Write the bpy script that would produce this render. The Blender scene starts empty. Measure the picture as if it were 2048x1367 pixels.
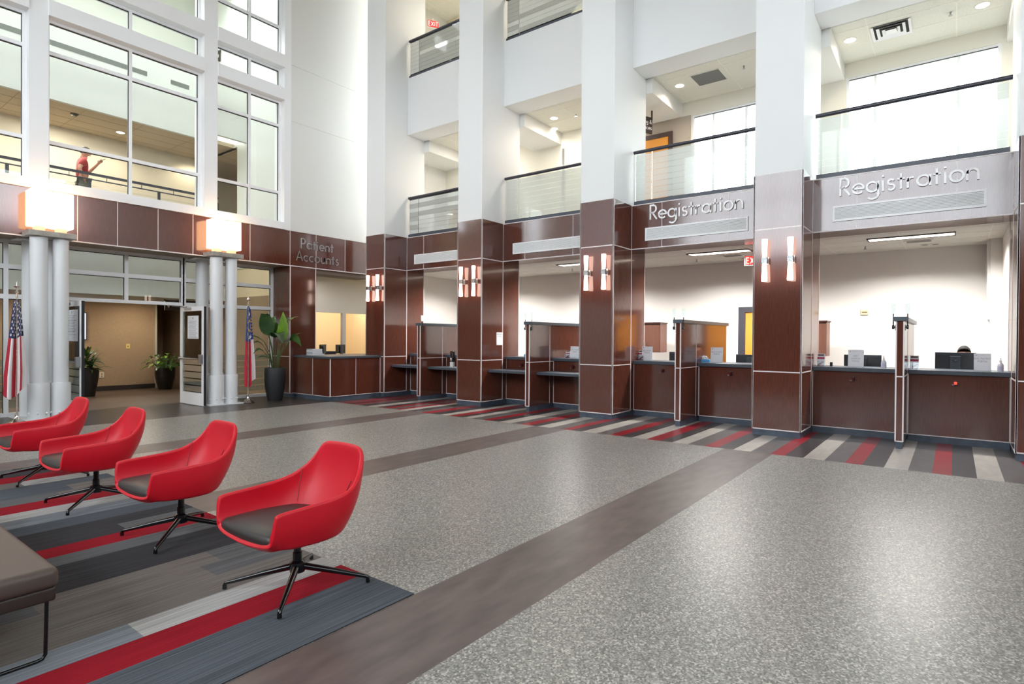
import bpy, bmesh, math, random
from mathutils import Vector, Matrix
R_=math.radians
rnd=random.Random(7)
SC=bpy.context.scene; COL=SC.collection
# ------------------------------------------------------------------ helpers
def lin(c):
    return tuple(((v/255)/12.92 if v/255<=.04045 else ((v/255+.055)/1.055)**2.4) for v in c)
MATS={}
def mat(name,rgb=(200,200,200),rough=.5,metal=0,spec=.5,emit=None,estr=0,coat=0,trans=0,noise=None,bump=None,sheen=0):
    """noise=(scale(xyz),amount,detail): procedural lightness variation; bump=(scale,strength)"""
    if name in MATS: return MATS[name]
    m=bpy.data.materials.new(name); m.use_nodes=True; nt=m.node_tree; n=nt.nodes; b=n['Principled BSDF']
    c=lin(rgb)+(1,)
    b.inputs['Base Color'].default_value=c; b.inputs['Roughness'].default_value=rough; b.inputs['Metallic'].default_value=metal
    b.inputs['Specular IOR Level'].default_value=spec
    b.inputs['Coat Weight'].default_value=coat; b.inputs['Coat Roughness'].default_value=.08
    b.inputs['Transmission Weight'].default_value=trans
    b.inputs['Sheen Weight'].default_value=sheen
    if emit: b.inputs['Emission Color'].default_value=lin(emit)+(1,); b.inputs['Emission Strength'].default_value=estr
    tc=n.new('ShaderNodeTexCoord')
    def coords(sc):
        mp=n.new('ShaderNodeMapping'); mp.inputs['Scale'].default_value=sc if hasattr(sc,'__len__') else (sc,)*3
        nt.links.new(tc.outputs['Object'],mp.inputs['Vector']); return mp.outputs['Vector']
    if noise:
        tx=n.new('ShaderNodeTexNoise'); tx.inputs['Scale'].default_value=1; tx.inputs['Detail'].default_value=noise[2] if len(noise)>2 else 4
        nt.links.new(coords(noise[0]),tx.inputs['Vector'])
        rp=n.new('ShaderNodeValToRGB'); a=noise[1]
        rp.color_ramp.elements[0].position=.3; rp.color_ramp.elements[1].position=.7
        rp.color_ramp.elements[0].color=tuple(v*(1-a) for v in c[:3])+(1,); rp.color_ramp.elements[1].color=tuple(min(1,v*(1+a)) for v in c[:3])+(1,)
        nt.links.new(tx.outputs['Fac'],rp.inputs['Fac']); nt.links.new(rp.outputs['Color'],b.inputs['Base Color'])
    if bump:
        tx=n.new('ShaderNodeTexNoise'); tx.inputs['Scale'].default_value=1; tx.inputs['Detail'].default_value=3
        nt.links.new(coords(bump[0]),tx.inputs['Vector'])
        bp=n.new('ShaderNodeBump'); bp.inputs['Strength'].default_value=bump[1]; bp.inputs['Distance'].default_value=.01
        nt.links.new(tx.outputs['Fac'],bp.inputs['Height']); nt.links.new(bp.outputs['Normal'],b.inputs['Normal'])
    MATS[name]=m; return m
def emis(name,rgb,s):
    if name in MATS: return MATS[name]
    m=bpy.data.materials.new(name); m.use_nodes=True; nt=m.node_tree
    for x in list(nt.nodes): nt.nodes.remove(x)
    o=nt.nodes.new('ShaderNodeOutputMaterial'); e=nt.nodes.new('ShaderNodeEmission')
    e.inputs['Color'].default_value=lin(rgb)+(1,); e.inputs['Strength'].default_value=s
    nt.links.new(e.outputs[0],o.inputs[0]); MATS[name]=m; return m
def glassm(name,tint=(235,245,240),frost=0,froughcol=(225,232,228),refl=1.0):
    if name in MATS: return MATS[name]
    m=bpy.data.materials.new(name); m.use_nodes=True; nt=m.node_tree; n=nt.nodes; L=nt.links
    for x in list(n): n.remove(x)
    o=n.new('ShaderNodeOutputMaterial'); t=n.new('ShaderNodeBsdfTransparent'); t.inputs['Color'].default_value=lin(tint)+(1,)
    g=n.new('ShaderNodeBsdfGlossy'); g.inputs['Roughness'].default_value=.01; g.inputs['Color'].default_value=(refl,refl,refl,1)
    f=n.new('ShaderNodeFresnel'); f.inputs['IOR'].default_value=1.5
    mx=n.new('ShaderNodeMixShader'); L.new(f.outputs[0],mx.inputs[0]); L.new(t.outputs[0],mx.inputs[1]); L.new(g.outputs[0],mx.inputs[2])
    out=mx.outputs[0]
    if frost:
        d=n.new('ShaderNodeBsdfDiffuse'); d.inputs['Color'].default_value=lin(froughcol)+(1,)
        tl=n.new('ShaderNodeBsdfTranslucent'); tl.inputs['Color'].default_value=lin(froughcol)+(1,)
        a=n.new('ShaderNodeMixShader'); a.inputs[0].default_value=.5; L.new(d.outputs[0],a.inputs[1]); L.new(tl.outputs[0],a.inputs[2])
        b=n.new('ShaderNodeMixShader'); b.inputs[0].default_value=frost; L.new(out,b.inputs[1]); L.new(a.outputs[0],b.inputs[2]); out=b.outputs[0]
    L.new(out,o.inputs[0]); MATS[name]=m; return m

class MB:
    def __init__(s): s.v=[];s.f=[];s.m=[];s.sm=[]
    def add(s,vs,fs,mi=0,sm=False,M=None):
        o=len(s.v)
        for p in vs:
            s.v.append(tuple(M@Vector(p)) if M is not None else tuple(p))
        for f in fs: s.f.append(tuple(o+i for i in f)); s.m.append(mi); s.sm.append(sm)
        return s
    def box(s,x0,x1,y0,y1,z0,z1,mi=0,M=None,bev=0):
        if x0>x1:x0,x1=x1,x0
        if y0>y1:y0,y1=y1,y0
        if z0>z1:z0,z1=z1,z0
        if bev:
            b=min(bev,(x1-x0)*.45,(y1-y0)*.45,(z1-z0)*.45)
            bm=bmesh.new(); bmesh.ops.create_cube(bm,size=1)
            for v in bm.verts: v.co=Vector(((x0+x1)/2+v.co.x*(x1-x0),(y0+y1)/2+v.co.y*(y1-y0),(z0+z1)/2+v.co.z*(z1-z0)))
            bmesh.ops.bevel(bm,geom=list(bm.edges),offset=b,segments=2,affect='EDGES',profile=.5)
            bm.verts.index_update()
            s.add([v.co[:] for v in bm.verts],[[v.index for v in f.verts] for f in bm.faces],mi,False,M); bm.free(); return s
        vs=[(x,y,z) for x in(x0,x1) for y in(y0,y1) for z in(z0,z1)]
        fs=[(0,1,3,2),(4,6,7,5),(0,4,5,1),(2,3,7,6),(0,2,6,4),(1,5,7,3)]
        return s.add(vs,fs,mi,False,M)
    def quad(s,a,b,c,d,mi=0): return s.add([a,b,c,d],[(0,1,2,3)],mi)
    def tube(s,pts,r,n=10,mi=0,M=None,cap=True):
        pts=[Vector(p) for p in pts]; rs=r if hasattr(r,'__len__') else [r]*len(pts)
        vs=[];fs=[]; up=None
        for i,p in enumerate(pts):
            d=(pts[min(i+1,len(pts)-1)]-pts[max(i-1,0)]).normalized()
            if up is None:
                up=Vector((0,0,1)) if abs(d.z)<.9 else Vector((1,0,0))
            a=(up-d*up.dot(d)).normalized(); up=a; b=d.cross(a)
            for k in range(n):
                t=2*math.pi*k/n; vs.append(p+(a*math.cos(t)+b*math.sin(t))*rs[i])
        for i in range(len(pts)-1):
            for k in range(n): fs.append((i*n+k,i*n+(k+1)%n,(i+1)*n+(k+1)%n,(i+1)*n+k))
        if cap: fs.append(tuple(range(n-1,-1,-1))); fs.append(tuple((len(pts)-1)*n+k for k in range(n)))
        return s.add(vs,fs,mi,True,M)
    def lathe(s,prof,n=24,mi=0,c=(0,0,0),M=None):
        vs=[];fs=[]
        for r,z in prof:
            for k in range(n):
                t=2*math.pi*k/n; vs.append((c[0]+r*math.cos(t),c[1]+r*math.sin(t),c[2]+z))
        for i in range(len(prof)-1):
            for k in range(n): fs.append((i*n+k,i*n+(k+1)%n,(i+1)*n+(k+1)%n,(i+1)*n+k))
        if prof[0][0]>1e-6: fs.append(tuple(range(n-1,-1,-1)))
        if prof[-1][0]>1e-6: fs.append(tuple((len(prof)-1)*n+k for k in range(n)))
        return s.add(vs,fs,mi,True,M)
    def ball(s,c,r,n=16,mi=0,M=None):
        rr=r if hasattr(r,'__len__') else (r,r,r); m=n//2
        vs=[];fs=[]
        for i in range(m+1):
            a=math.pi*i/m
            for k in range(n):
                t=2*math.pi*k/n; vs.append((c[0]+rr[0]*math.sin(a)*math.cos(t),c[1]+rr[1]*math.sin(a)*math.sin(t),c[2]-rr[2]*math.cos(a)))
        for i in range(m):
            for k in range(n): fs.append((i*n+k,i*n+(k+1)%n,(i+1)*n+(k+1)%n,(i+1)*n+k))
        return s.add(vs,fs,mi,True,M)
    def build(s,name,mats,parent=None,world=True,smooth_angle=40,merge=True):
        me=bpy.data.meshes.new(name)
        off=Vector((0,0,0))
        if parent is not None and world:
            p=parent
            while p is not None: off+=Vector(p.location); p=p.parent
        me.from_pydata([tuple(Vector(v)-off) for v in s.v],[],s.f)
        if not isinstance(mats,(list,tuple)): mats=[mats]
        for m in mats: me.materials.append(m)
        me.polygons.foreach_set('material_index',s.m); me.polygons.foreach_set('use_smooth',s.sm)
        me.update()
        bm=bmesh.new(); bm.from_mesh(me); merge and bmesh.ops.remove_doubles(bm,verts=bm.verts,dist=1e-6)
        bmesh.ops.recalc_face_normals(bm,faces=bm.faces)
        for e in bm.edges:
            if len(e.link_faces)==2 and e.calc_face_angle(0)>R_(smooth_angle): e.smooth=False
        bm.to_mesh(me); bm.free()
        o=bpy.data.objects.new(name,me); COL.objects.link(o)
        if parent is not None: o.parent=parent
        return o
def tag(o,label,cat,group=None,kind=None):
    o['label']=label; o['category']=cat
    if group: o['group']=group
    if kind: o['kind']=kind
    return o
def thing(name,label,cat,loc=(0,0,0),group=None,rz=0):
    o=bpy.data.objects.new(name,None); COL.objects.link(o); o.location=loc; o.rotation_euler=(0,0,rz); o.empty_display_size=.1
    return tag(o,label,cat,group)
def struct(o): o['kind']='structure'; return o
def kids(o): return [c for c in bpy.data.objects if c.parent==o]
def copy_tree(o,parent=None):
    c=o.copy(); COL.objects.link(c)
    if parent is not None: c.parent=parent
    for ch in kids(o):
        if ch!=c: copy_tree(ch,c)
    return c
def dup(o,loc,label,rz=None,group=None):
    c=copy_tree(o); c.location=loc; c['label']=label
    if rz is not None: c.rotation_euler=(0,0,rz)
    if group: c['group']=group
    return c
# ------------------------------------------------------------------ stroke lettering
def arc(cx,cy,r,a0,a1,n=14,ry=None):
    ry=ry or r
    return [(cx+r*math.cos(R_(a0+(a1-a0)*i/n)),cy+ry*math.sin(R_(a0+(a1-a0)*i/n))) for i in range(n+1)]
x=.62
G={ # width, strokes (polylines); cap height 1
'a':(.66,[arc(.31,.31,.27,0,360,24),[(.6,0),(.6,.6)]]),
'b':(.66,[arc(.35,.31,.27,0,360,24),[(.06,0),(.06,1)]]),
'c':(.54,[arc(.31,.31,.27,50,310,18)]),
'd':(.66,[arc(.31,.31,.27,0,360,24),[(.6,0),(.6,1)]]),
'e':(.62,[[(.05,.31),(.57,.31)]+arc(.31,.31,.27,0,315,20)[1:]]),
'g':(.66,[arc(.31,.31,.27,0,360,24),[(.6,.6),(.6,-.1)]+arc(.33,-.1,.27,0,-140,12)]),
'h':(.58,[[(.06,0),(.06,1)],[(.06,.35)]+arc(.28,.36,.22,180,0,12)+[(.5,0)]]),
'i':(.2,[[(.1,0),(.1,.6)],[(.1,.78),(.1,.88)]]),
'l':(.2,[[(.1,0),(.1,1)]]),
'm':(.9,[[(.06,0),(.06,.6)],arc(.26,.38,.2,180,0,10)+[(.46,0)],arc(.66,.38,.2,180,0,10)+[(.86,0)]]),
'n':(.58,[[(.06,0),(.06,.6)],[(.06,.35)]+arc(.28,.36,.22,180,0,12)+[(.5,0)]]),
'o':(.64,[arc(.32,.31,.28,0,360,24)]),
'r':(.38,[[(.06,0),(.06,.6)],[(.06,.35)]+arc(.26,.36,.2,180,70,8)]),
's':(.44,[arc(.22,.445,.14,30,250,12)+arc(.22,.165,.15,85,-150,12)]),
't':(.36,[[(.17,0),(.17,.85)],[(.0,.56),(.34,.56)]]),
'u':(.58,[[(.06,.6),(.06,.24)]+arc(.28,.24,.22,180,360,12)+[(.5,.6)],[(.5,0),(.5,.6)]]),
'v':(.5,[[(.02,.6),(.25,0),(.48,.6)]]),
'A':(.74,[[(.03,0),(.37,1),(.71,0)],[(.15,.33),(.59,.33)]]),
'C':(.78,[arc(.48,.5,.44,45,315,20,.48)]),
'D':(.74,[[(.08,0),(.08,1),(.25,1)]+arc(.25,.5,.44,90,-90,16,.5)+[(.08,0)]]),
'E':(.5,[[(.48,1),(.08,1),(.08,0),(.48,0)],[(.08,.52),(.44,.52)]]),
'I':(.18,[[(.09,0),(.09,1)]]),
'L':(.46,[[(.08,1),(.08,0),(.44,0)]]),
'M':(.86,[[(.06,0),(.12,1),(.43,.2),(.74,1),(.8,0)]]),
'N':(.74,[[(.08,0),(.08,1),(.66,0),(.66,1)]]),
'O':(.96,[arc(.48,.5,.44,0,360,28,.48)]),
'P':(.56,[[(.08,0),(.08,1),(.26,1)]+arc(.26,.74,.24,90,-90,12,.26)+[(.08,.48)]]),
'R':(.6,[[(.08,0),(.08,1),(.26,1)]+arc(.26,.74,.24,90,-90,12,.26)+[(.08,.48)],[(.24,.48),(.56,0)]]),
'S':(.54,[arc(.27,.74,.2,30,250,12,.24)+arc(.27,.25,.22,85,-150,12,.25)]),
'T':(.56,[[(.28,0),(.28,1)],[(.02,1),(.54,1)]]),
'U':(.66,[[(.08,1),(.08,.3)]+arc(.33,.3,.25,180,360,14,.3)+[(.58,1)]]),
'W':(1.0,[[(.03,1),(.28,0),(.5,.9),(.72,0),(.97,1)]]),
'X':(.64,[[(.04,0),(.6,1)],[(.04,1),(.6,0)]]),
'&':(.7,[[(.66,0),(.2,.66)]+arc(.32,.8,.16,200,-20,12)+[(.16,.38)]+arc(.27,.22,.2,140,330,12)+[(.6,.45)]]),
' ':(.3,[]),
}
def text_w(t,sp=.1): return sum(G[c][0]+sp for c in t)-sp
def text(mb,t,h,w,depth,M,mi=0,sp=.1,anchor='l'):
    """letters in local xz plane, front face at y=-depth, back at y=0; M maps to world"""
    ox=0
    tw=text_w(t,sp)
    if anchor=='c': ox=-tw/2
    if anchor=='r': ox=-tw
    for c in t:
        gw,st=G[c]
        for pl in st:
            pts=[Vector(((ox+p[0])*h,p[1]*h)) for p in pl]
            closed=(pts[0]-pts[-1]).length<1e-4
            if closed: pts=pts[:-1]
            n=len(pts); L=[];Rr=[]
            for i,p in enumerate(pts):
                a=pts[(i-1)%n] if (closed or i>0) else None
                b=pts[(i+1)%n] if (closed or i<n-1) else None
                d1=(p-a).normalized() if a is not None else (b-p).normalized()
                d2=(b-p).normalized() if b is not None else d1
                nn=Vector((-d1.y,d1.x)); n2=Vector((-d2.y,d2.x)); mm=(nn+n2)
                mm=mm.normalized() if mm.length>1e-5 else nn
                k=1/max(.5,mm.dot(nn)); off=mm*k*w*h/2
                L.append(p+off); Rr.append(p-off)
            vs=[]
            for i in range(n):
                for q in (L[i],Rr[i]):
                    vs.append((q.x,0,q.y)); vs.append((q.x,-depth,q.y))
            fs=[]
            for i in range(n if closed else n-1):
                a=4*i; b=4*((i+1)%n)
                fs+=[(a+1,b+1,b+3,a+3),(a,a+2,b+2,b),(a,b,b+1,a+1),(a+2,a+3,b+3,b+2)]
            if not closed: fs+=[(0,1,3,2),(4*(n-1),4*(n-1)+2,4*(n-1)+3,4*(n-1)+1)]
            mb.add(vs,fs,mi,False,M)
        ox+=gw+sp
def frame(origin,xdir,zdir=(0,0,1)):
    """local x->xdir, z->zdir, -y->outward"""
    X=Vector(xdir).normalized(); Z=Vector(zdir).normalized(); Y=Z.cross(X)
    M=Matrix(((X.x,Y.x,Z.x,origin[0]),(X.y,Y.y,Z.y,origin[1]),(X.z,Y.z,Z.z,origin[2]),(0,0,0,1))); return M
# ------------------------------------------------------------------ materials
WOOD=mat('dark wood laminate',(92,50,38),.12,spec=.92,noise=((110,110,5),.22,4))
TRIM=mat('pale aluminium trim',(232,225,225),.35,spec=.5)
PLINTH=mat('slate blue plinth',(74,84,97),.4,noise=(6,.2,5))
LEDGE=mat('slate grey laminate',(72,80,90),.35,noise=(30,.08,3))
WHITE=mat('white plaster paint',(236,237,237),.55,spec=.3)
WHITE2=mat('off white plaster paint',(228,227,223),.6,spec=.3)
ALUW=mat('white painted aluminium',(245,245,246),.35)
BLACKM=mat('black metal',(22,22,24),.3,spec=.6)
RAILM=mat('dark blue grey rail',(48,48,60),.3,spec=.6)
CHROME=mat('polished chrome',(225,225,228),.15,metal=1)
STEEL=mat('brushed steel',(170,170,170),.35,metal=1)
GASKET=mat('black gasket',(20,20,28),.5)
GLASS=glassm('clear pane glass',(249,252,249))
FROST=glassm('etched balustrade glass',(232,240,236),frost=.66,froughcol=(250,252,250))
CLEARB=glassm('clear balustrade glass',(250,252,250))
CEIL=mat('ceiling tile white',(226,224,214),.8,spec=.2,noise=(40,.05,3))
CREAM=mat('cream office paint',(231,227,221),.7,spec=.2)
TANW=mat('tan wallcovering',(168,142,112),.8,spec=.2,noise=(70,.12,3))
PALEG=mat('pale green grey paint',(226,228,220),.7,spec=.2)
BEIGE=mat('beige corridor paint',(230,221,200),.7,spec=.2)
PAPER=mat('white paper',(240,241,245),.6,spec=.2)
INK=mat('dark ink',(70,70,78),.7)
MAGENTA=mat('magenta print',(176,44,84),.6)
PLASTICK=mat('black plastic',(24,26,30),.35)
GREYPLAS=mat('dark grey plastic',(52,58,64),.45)
LAMPG=emis('lit lamp glass',(255,238,222),6.5)
LAMPS=emis('lit sconce glass',(255,222,205),9.0)
DOWNL=emis('lit downlight',(255,246,232),8)
PANELL=emis('lit ceiling panel',(255,240,222),4)
# ------------------------------------------------------------------ floor
def floor_materials():
    # speckled vinyl
    m=mat('speckled grey vinyl floor',(128,126,122),.32,spec=.6); nt=m.node_tree;n=nt.nodes;L=nt.links;b=n['Principled BSDF']
    tc=n.new('ShaderNodeTexCoord'); v=n.new('ShaderNodeTexVoronoi'); v.inputs['Scale'].default_value=105; L.new(tc.outputs['Object'],v.inputs['Vector'])
    sp=n.new('ShaderNodeSeparateColor'); L.new(v.outputs['Color'],sp.inputs[0])
    r=n.new('ShaderNodeValToRGB'); r.color_ramp.interpolation='CONSTANT'
    e=r.color_ramp.elements; e[0].position=0; e[0].color=lin((104,102,98))+(1,); e[1].position=.22; e[1].color=lin((126,124,119))+(1,)
    for p,c in ((.5,(144,142,136)),(.74,(166,163,156)),(.9,(192,188,180))):
        q=e.new(p); q.color=lin(c)+(1,)
    L.new(sp.outputs[0],r.inputs['Fac']); L.new(r.outputs['Color'],b.inputs['Base Color'])
    band=mat('taupe stone look vinyl band',(96,84,80),.35,noise=((3,9,3),.28,8))
    out=[m,band]
    for nm,c in (('pale plank vinyl',(182,176,168)),('mid grey plank vinyl',(98,94,93)),('red plank vinyl',(150,22,36)),('charcoal plank vinyl',(62,58,59))):
        out.append(mat(nm,c,.28,noise=((2.5,9,2),.14,7)))
    out.append(mat('dark entry plank floor',(66,60,57),.33,noise=((2,14,2),.3,8)))
    out.append(mat('brown plank floor',(92,76,62),.4,noise=((2,14,2),.32,8)))
    out.append(mat('office carpet tile',(96,94,94),.9,noise=(60,.2,3)))
    return out
FM=floor_materials()
fl=MB()
def fq(x0,x1,y0,y1,mi): fl.quad((x0,y0,0),(x1,y0,0),(x1,y1,0),(x0,y1,0),mi)
XE=8.37
ys=[-9,-1.325,-.695]+[v for c in (2.25,5.51,8.77) for v in (c-.32,c+.32)]+[11.72]
for i in range(len(ys)-1): fq(-10,XE,ys[i],ys[i+1],i%2)
# plank stripes before the counters (pale 2, grey 3, red 4, charcoal 5), measured edges upward in y
edges=[(-.462,2),(-.225,5),(.004,4),(.188,3),(.421,2),(.663,5),(.893,4),(1.08,3),(1.311,2),(1.556,5),(1.784,4),(1.963,3),(2.214,2),(2.449,5),
(2.666,4),(2.854,3),(3.1,2),(3.332,5),(3.528,4),(3.751,2),(3.991,5),(4.2,4),(4.39,3),(4.62,2),(4.89,5),(5.107,4),(5.281,3),(5.521,2),(5.773,5),
(5.943,4),(6.163,3),(6.36,2),(6.634,5),(6.856,4),(7.039,3),(7.32,2),(7.53,5),(7.7,4),(7.924,2),(8.145,5),(8.44,4),(8.68,3),(8.9,5),(9.11,2),(9.34,4),(9.5,3),(9.72,4),(9.9,5),(10.1,2),(10.38,5),(10.6,3),(10.8,4),(10.95,5),(11.14,4),(11.3,5),(11.42,4),(11.5,5)]
edges=[(-1.83,5),(-1.58,2),(-1.35,5),(-1.12,4),(-.93,4),(-.7,3)]+edges+[(11.72,0)]
fq(XE,11.4,-9,-1.83,0)
for (a,k),(b,_) in zip(edges,edges[1:]): fq(XE,11.4,a,b,k)
fq(-10,11.4,11.72,14.1,6)
fq(-10,14.4,14.1,24,7)
fq(11.4,14.4,-9,14.1,8)
struct(fl.build('floor',FM))
# ------------------------------------------------------------------ colonnade: five wood-clad columns
YC=[12.04,8.77,5.51,2.25,-1.01]; FX=9.93; XF=10.70; XJ=11.33; HW=.365
Z1,Z2,Z3=1.03,3.314,4.19
ords=['beside the reception counter','with a paper notice on its side','middle one of the five','left of the nearest registration bay','cut by the right picture edge']
for yc,od in zip(YC,ords):
    t=thing('column','tall square column, white above dark wood, '+od,'column',(FX+.4,yc,0)); t['kind']='thing'
    y0,y1=yc-HW,yc+HW
    MB().box(FX+.012,XJ,y0+.012,y1-.012,0,.105).build('plinth',PLINTH,t)
    MB().box(FX,XJ,y0,y1,.105,Z1).build('wood_panel',WOOD,t)
    MB().box(FX,XJ,y0,y1,Z1,Z2).build('wood_panel',WOOD,t)
    MB().box(FX,XF-.0,y0,y1,Z2,Z3).build('wood_panel',WOOD,t); MB().box(XF,XJ,y0,y1,Z2,Z3).build('core',WHITE2,t)
    m=MB(); w=.011; p=.004
    for z in (.105,Z1,Z2):
        m.box(FX-p,XF-.002,y0-p,y1+p,z-w*.8,z+w*.8)
    for yy in (y0,y1):
        m.box(FX-p-.001,FX+.018,min(yy,yy+math.copysign(.018,yc-yy))-.0,max(yy,yy+math.copysign(.018,yc-yy)),.1,Z3)
        s=math.copysign(1,yy-yc)
        m.box(FX-p-.001,FX+.02,yy-s*.014,yy+s*p,.1,Z3)
        m.box(XF-.012,XF+.012,yy-.002,yy+s*p,.1,Z2); m.box(XJ-.014,XJ+.003,yy-.002,yy+s*p,.1,Z2)
    m.build('metal_trim',TRIM,t)
    MB().box(FX+.006,XJ,y0+.006,y1-.006,Z3,12.59).build('plaster_shaft',WHITE,t)
# ------------------------------------------------------------------ bays
BC=[(YC[i]+YC[i+1])/2 for i in range(4)]
BW=BC[0]-(YC[1]+HW)
bayname=['farthest bay','second farthest bay','second nearest bay','nearest bay']
S6,S8=6.925,8.43
for k,bc in enumerate(BC):
    a,b=bc-BW,bc+BW
    t=thing('fascia_panel','dark wood fascia with pale metal seams over the '+bayname[k],'fascia panel',(XF,bc,Z2))
    MB().box(XF,XJ,a,b,Z2,Z3).build('wood_panel',WOOD,t)
    m=MB(); w=.008
    m.box(XF-.005,XF+.01,a,b,Z2-.004,Z2+.014); m.box(XF-.005,XF+.01,a,b,Z3-.012,Z3+.004)
    for yy in (a+.006,bc-.632,bc+.632,b-.006): m.box(XF-.004,XF+.005,yy-w*.7,yy+w*.7,Z2,Z3)
    m.build('metal_trim',TRIM,t)
    # grille
    t=thing('air_grille','white louvred air grille on the wood fascia over the '+bayname[k],'air grille',(XF,bc,3.46),'fascia air grilles')
    g0,g1=bc-.97,bc+.97; m=MB(); fw=.03
    m.box(XF-.022,XF-.0,g0,g1,3.46,3.46+fw).box(XF-.022,XF,g0,g1,3.712-fw,3.712).box(XF-.022,XF,g0,g0+fw,3.46+fw,3.712-fw).box(XF-.022,XF,g1-fw,g1,3.46+fw,3.712-fw)
    m.build('frame',ALUW,t)
    m=MB(); n=9
    for i in range(n):
        z=3.46+fw+(.252-2*fw)*(i+.5)/n
        m.add([(XF-.018,g0+fw,z-.012),(XF-.018,g1-fw,z-.012),(XF-.006,g1-fw,z+.007),(XF-.006,g0+fw,z+.007),(XF-.015,g0+fw,z-.013),(XF-.015,g1-fw,z-.013),(XF-.003,g1-fw,z+.006),(XF-.003,g0+fw,z+.006)],[(0,1,2,3),(7,6,5,4),(0,4,5,1),(2,6,7,3),(1,5,6,2),(0,3,7,4)])
    m.build('louvre',ALUW,t)
    MB().box(XF-.004,XF-.001,g0+fw,g1-fw,3.46+fw,3.712-fw).build('backing',mat('grey duct',(150,152,156),.6),t)
    wr=MB()
    wr.box(XJ,13.0,a,b,Z3-.25,Z3)
    wr.box(XF,XJ,a,b,S6,S8)
    wr.box(XF,XJ,a,b,11.2,12.6)
    wr.box(XF+.05,13.0,a,b,S8-.3,S8-.004)
    struct(wr.build('wall_right_upper',WHITE))
    # balustrades on two levels
    for lv,(zb,zr) in enumerate(((Z3,5.24),(S8,9.41))):
        t=thing('balcony_railing','glass balustrade with dark handrail, %s balcony of the %s'%(('lower','upper')[lv],bayname[k]),'railing',(XF,bc,zb),'balcony railings')
        MB().box(XF+.0,XF+.06,a+.05,b-.05,zb,zb+(.075 if lv==0 else .05)).build('base_shoe',mat('blue grey steel',(66,70,82),.4),t)
        MB().tube([(XF+.03,a+.03,zr),(XF+.03,b-.03,zr)],.034,12).build('handrail',RAILM,t)
        ed=[a+.06,bc-.86,bc+.86,b-.06]
        for e0,e1 in zip(ed,ed[1:]):
            m=MB(); zt=zr-.03; z0=zb+.06; nb=8; X0,X1=XF+.024,XF+.036
            g=.008
            m.box(X0,X1,e0+g,e1-g,z0,zt,1)
            for i in range(nb):
                za=z0+.03+(zt-z0-.06)*i/nb; zz=za+(zt-z0-.06)/nb*.97
                m.quad((X0-.001,e0+g,za),(X0-.001,e1-g,za),(X0-.001,e1-g,zz),(X0-.001,e0+g,zz),0)
            m.build('glass_panel',[FROST,CLEARB],t)
# lettering over bays 3 and 4
for k,wtot in ((2,1.80),(3,1.79)):
    bc=BC[k]
    t=thing('registration_sign','white raised letters reading Registration over the '+bayname[k],'sign',(XF,bc,3.86))
    m=MB(); text(m,'Registration',.279,.105,.025,frame((XF,bc+.885,3.86),(0,-1,0)),0,sp=.062); 
    m.build('lettering',mat('white acrylic letters',(248,248,250),.3),t,merge=False)
# ------------------------------------------------------------------ office behind the bays
OC=3.335; OX=13.85
o=MB(); o.box(OX,OX+.1,-1.2,12.5,0,OC+.1)
o.box(13.82,OX,7.55,7.75,0,OC)                                                # wall jog behind bay two
struct(o.build('wall_office_back',CREAM))
struct(MB().box(XJ,OX,-.78,-.66,0,OC+.1).box(13.2,13.5,-.66,-.5,0,OC).build('wall_office_right',CREAM))
struct(MB().box(XJ,OX,12.42,12.5,0,OC+.1).build('wall_office_left',CREAM))
def tilegrid(name,x0,x1,y0,y1,z,size=.61,holes=()):
    m=MB(); m.box(x0,x1,y0,y1,z,z+.06)
    g=MB()
    i=0
    xx=x0+.3
    while xx<x1: g.box(xx-.008,xx+.008,y0,y1,z-.003,z,0); xx+=size
    yy=y0+.2
    while yy<y1: g.box(x0,x1,yy-.008,yy+.008,z-.003,z,0); yy+=size*2
    o=m.build(name,CEIL); struct(o); q=g.build('trim',mat('ceiling grid',(236,232,222),.5),o); return o
tilegrid('ceiling_office',XJ,OX,-.66,12.42,OC)
def light(name,kind,loc,energy,color=(1,.93,.84),size=.5,size_y=None,rot=(0,0,0),spot=None,radius=None,spread=None):
    d=bpy.data.lights.new(name,kind); d.energy=energy; d.color=color
    if kind=='AREA':
        d.size=size
        if spread: d.spread=R_(spread)
        if size_y: d.shape='RECTANGLE'; d.size_y=size_y
    elif radius is not None: d.shadow_soft_size=radius
    if spot: d.spot_size=R_(spot); d.spot_blend=.6
    o=bpy.data.objects.new(name,d); COL.objects.link(o); o.location=loc; o.rotation_euler=rot; return o
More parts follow.
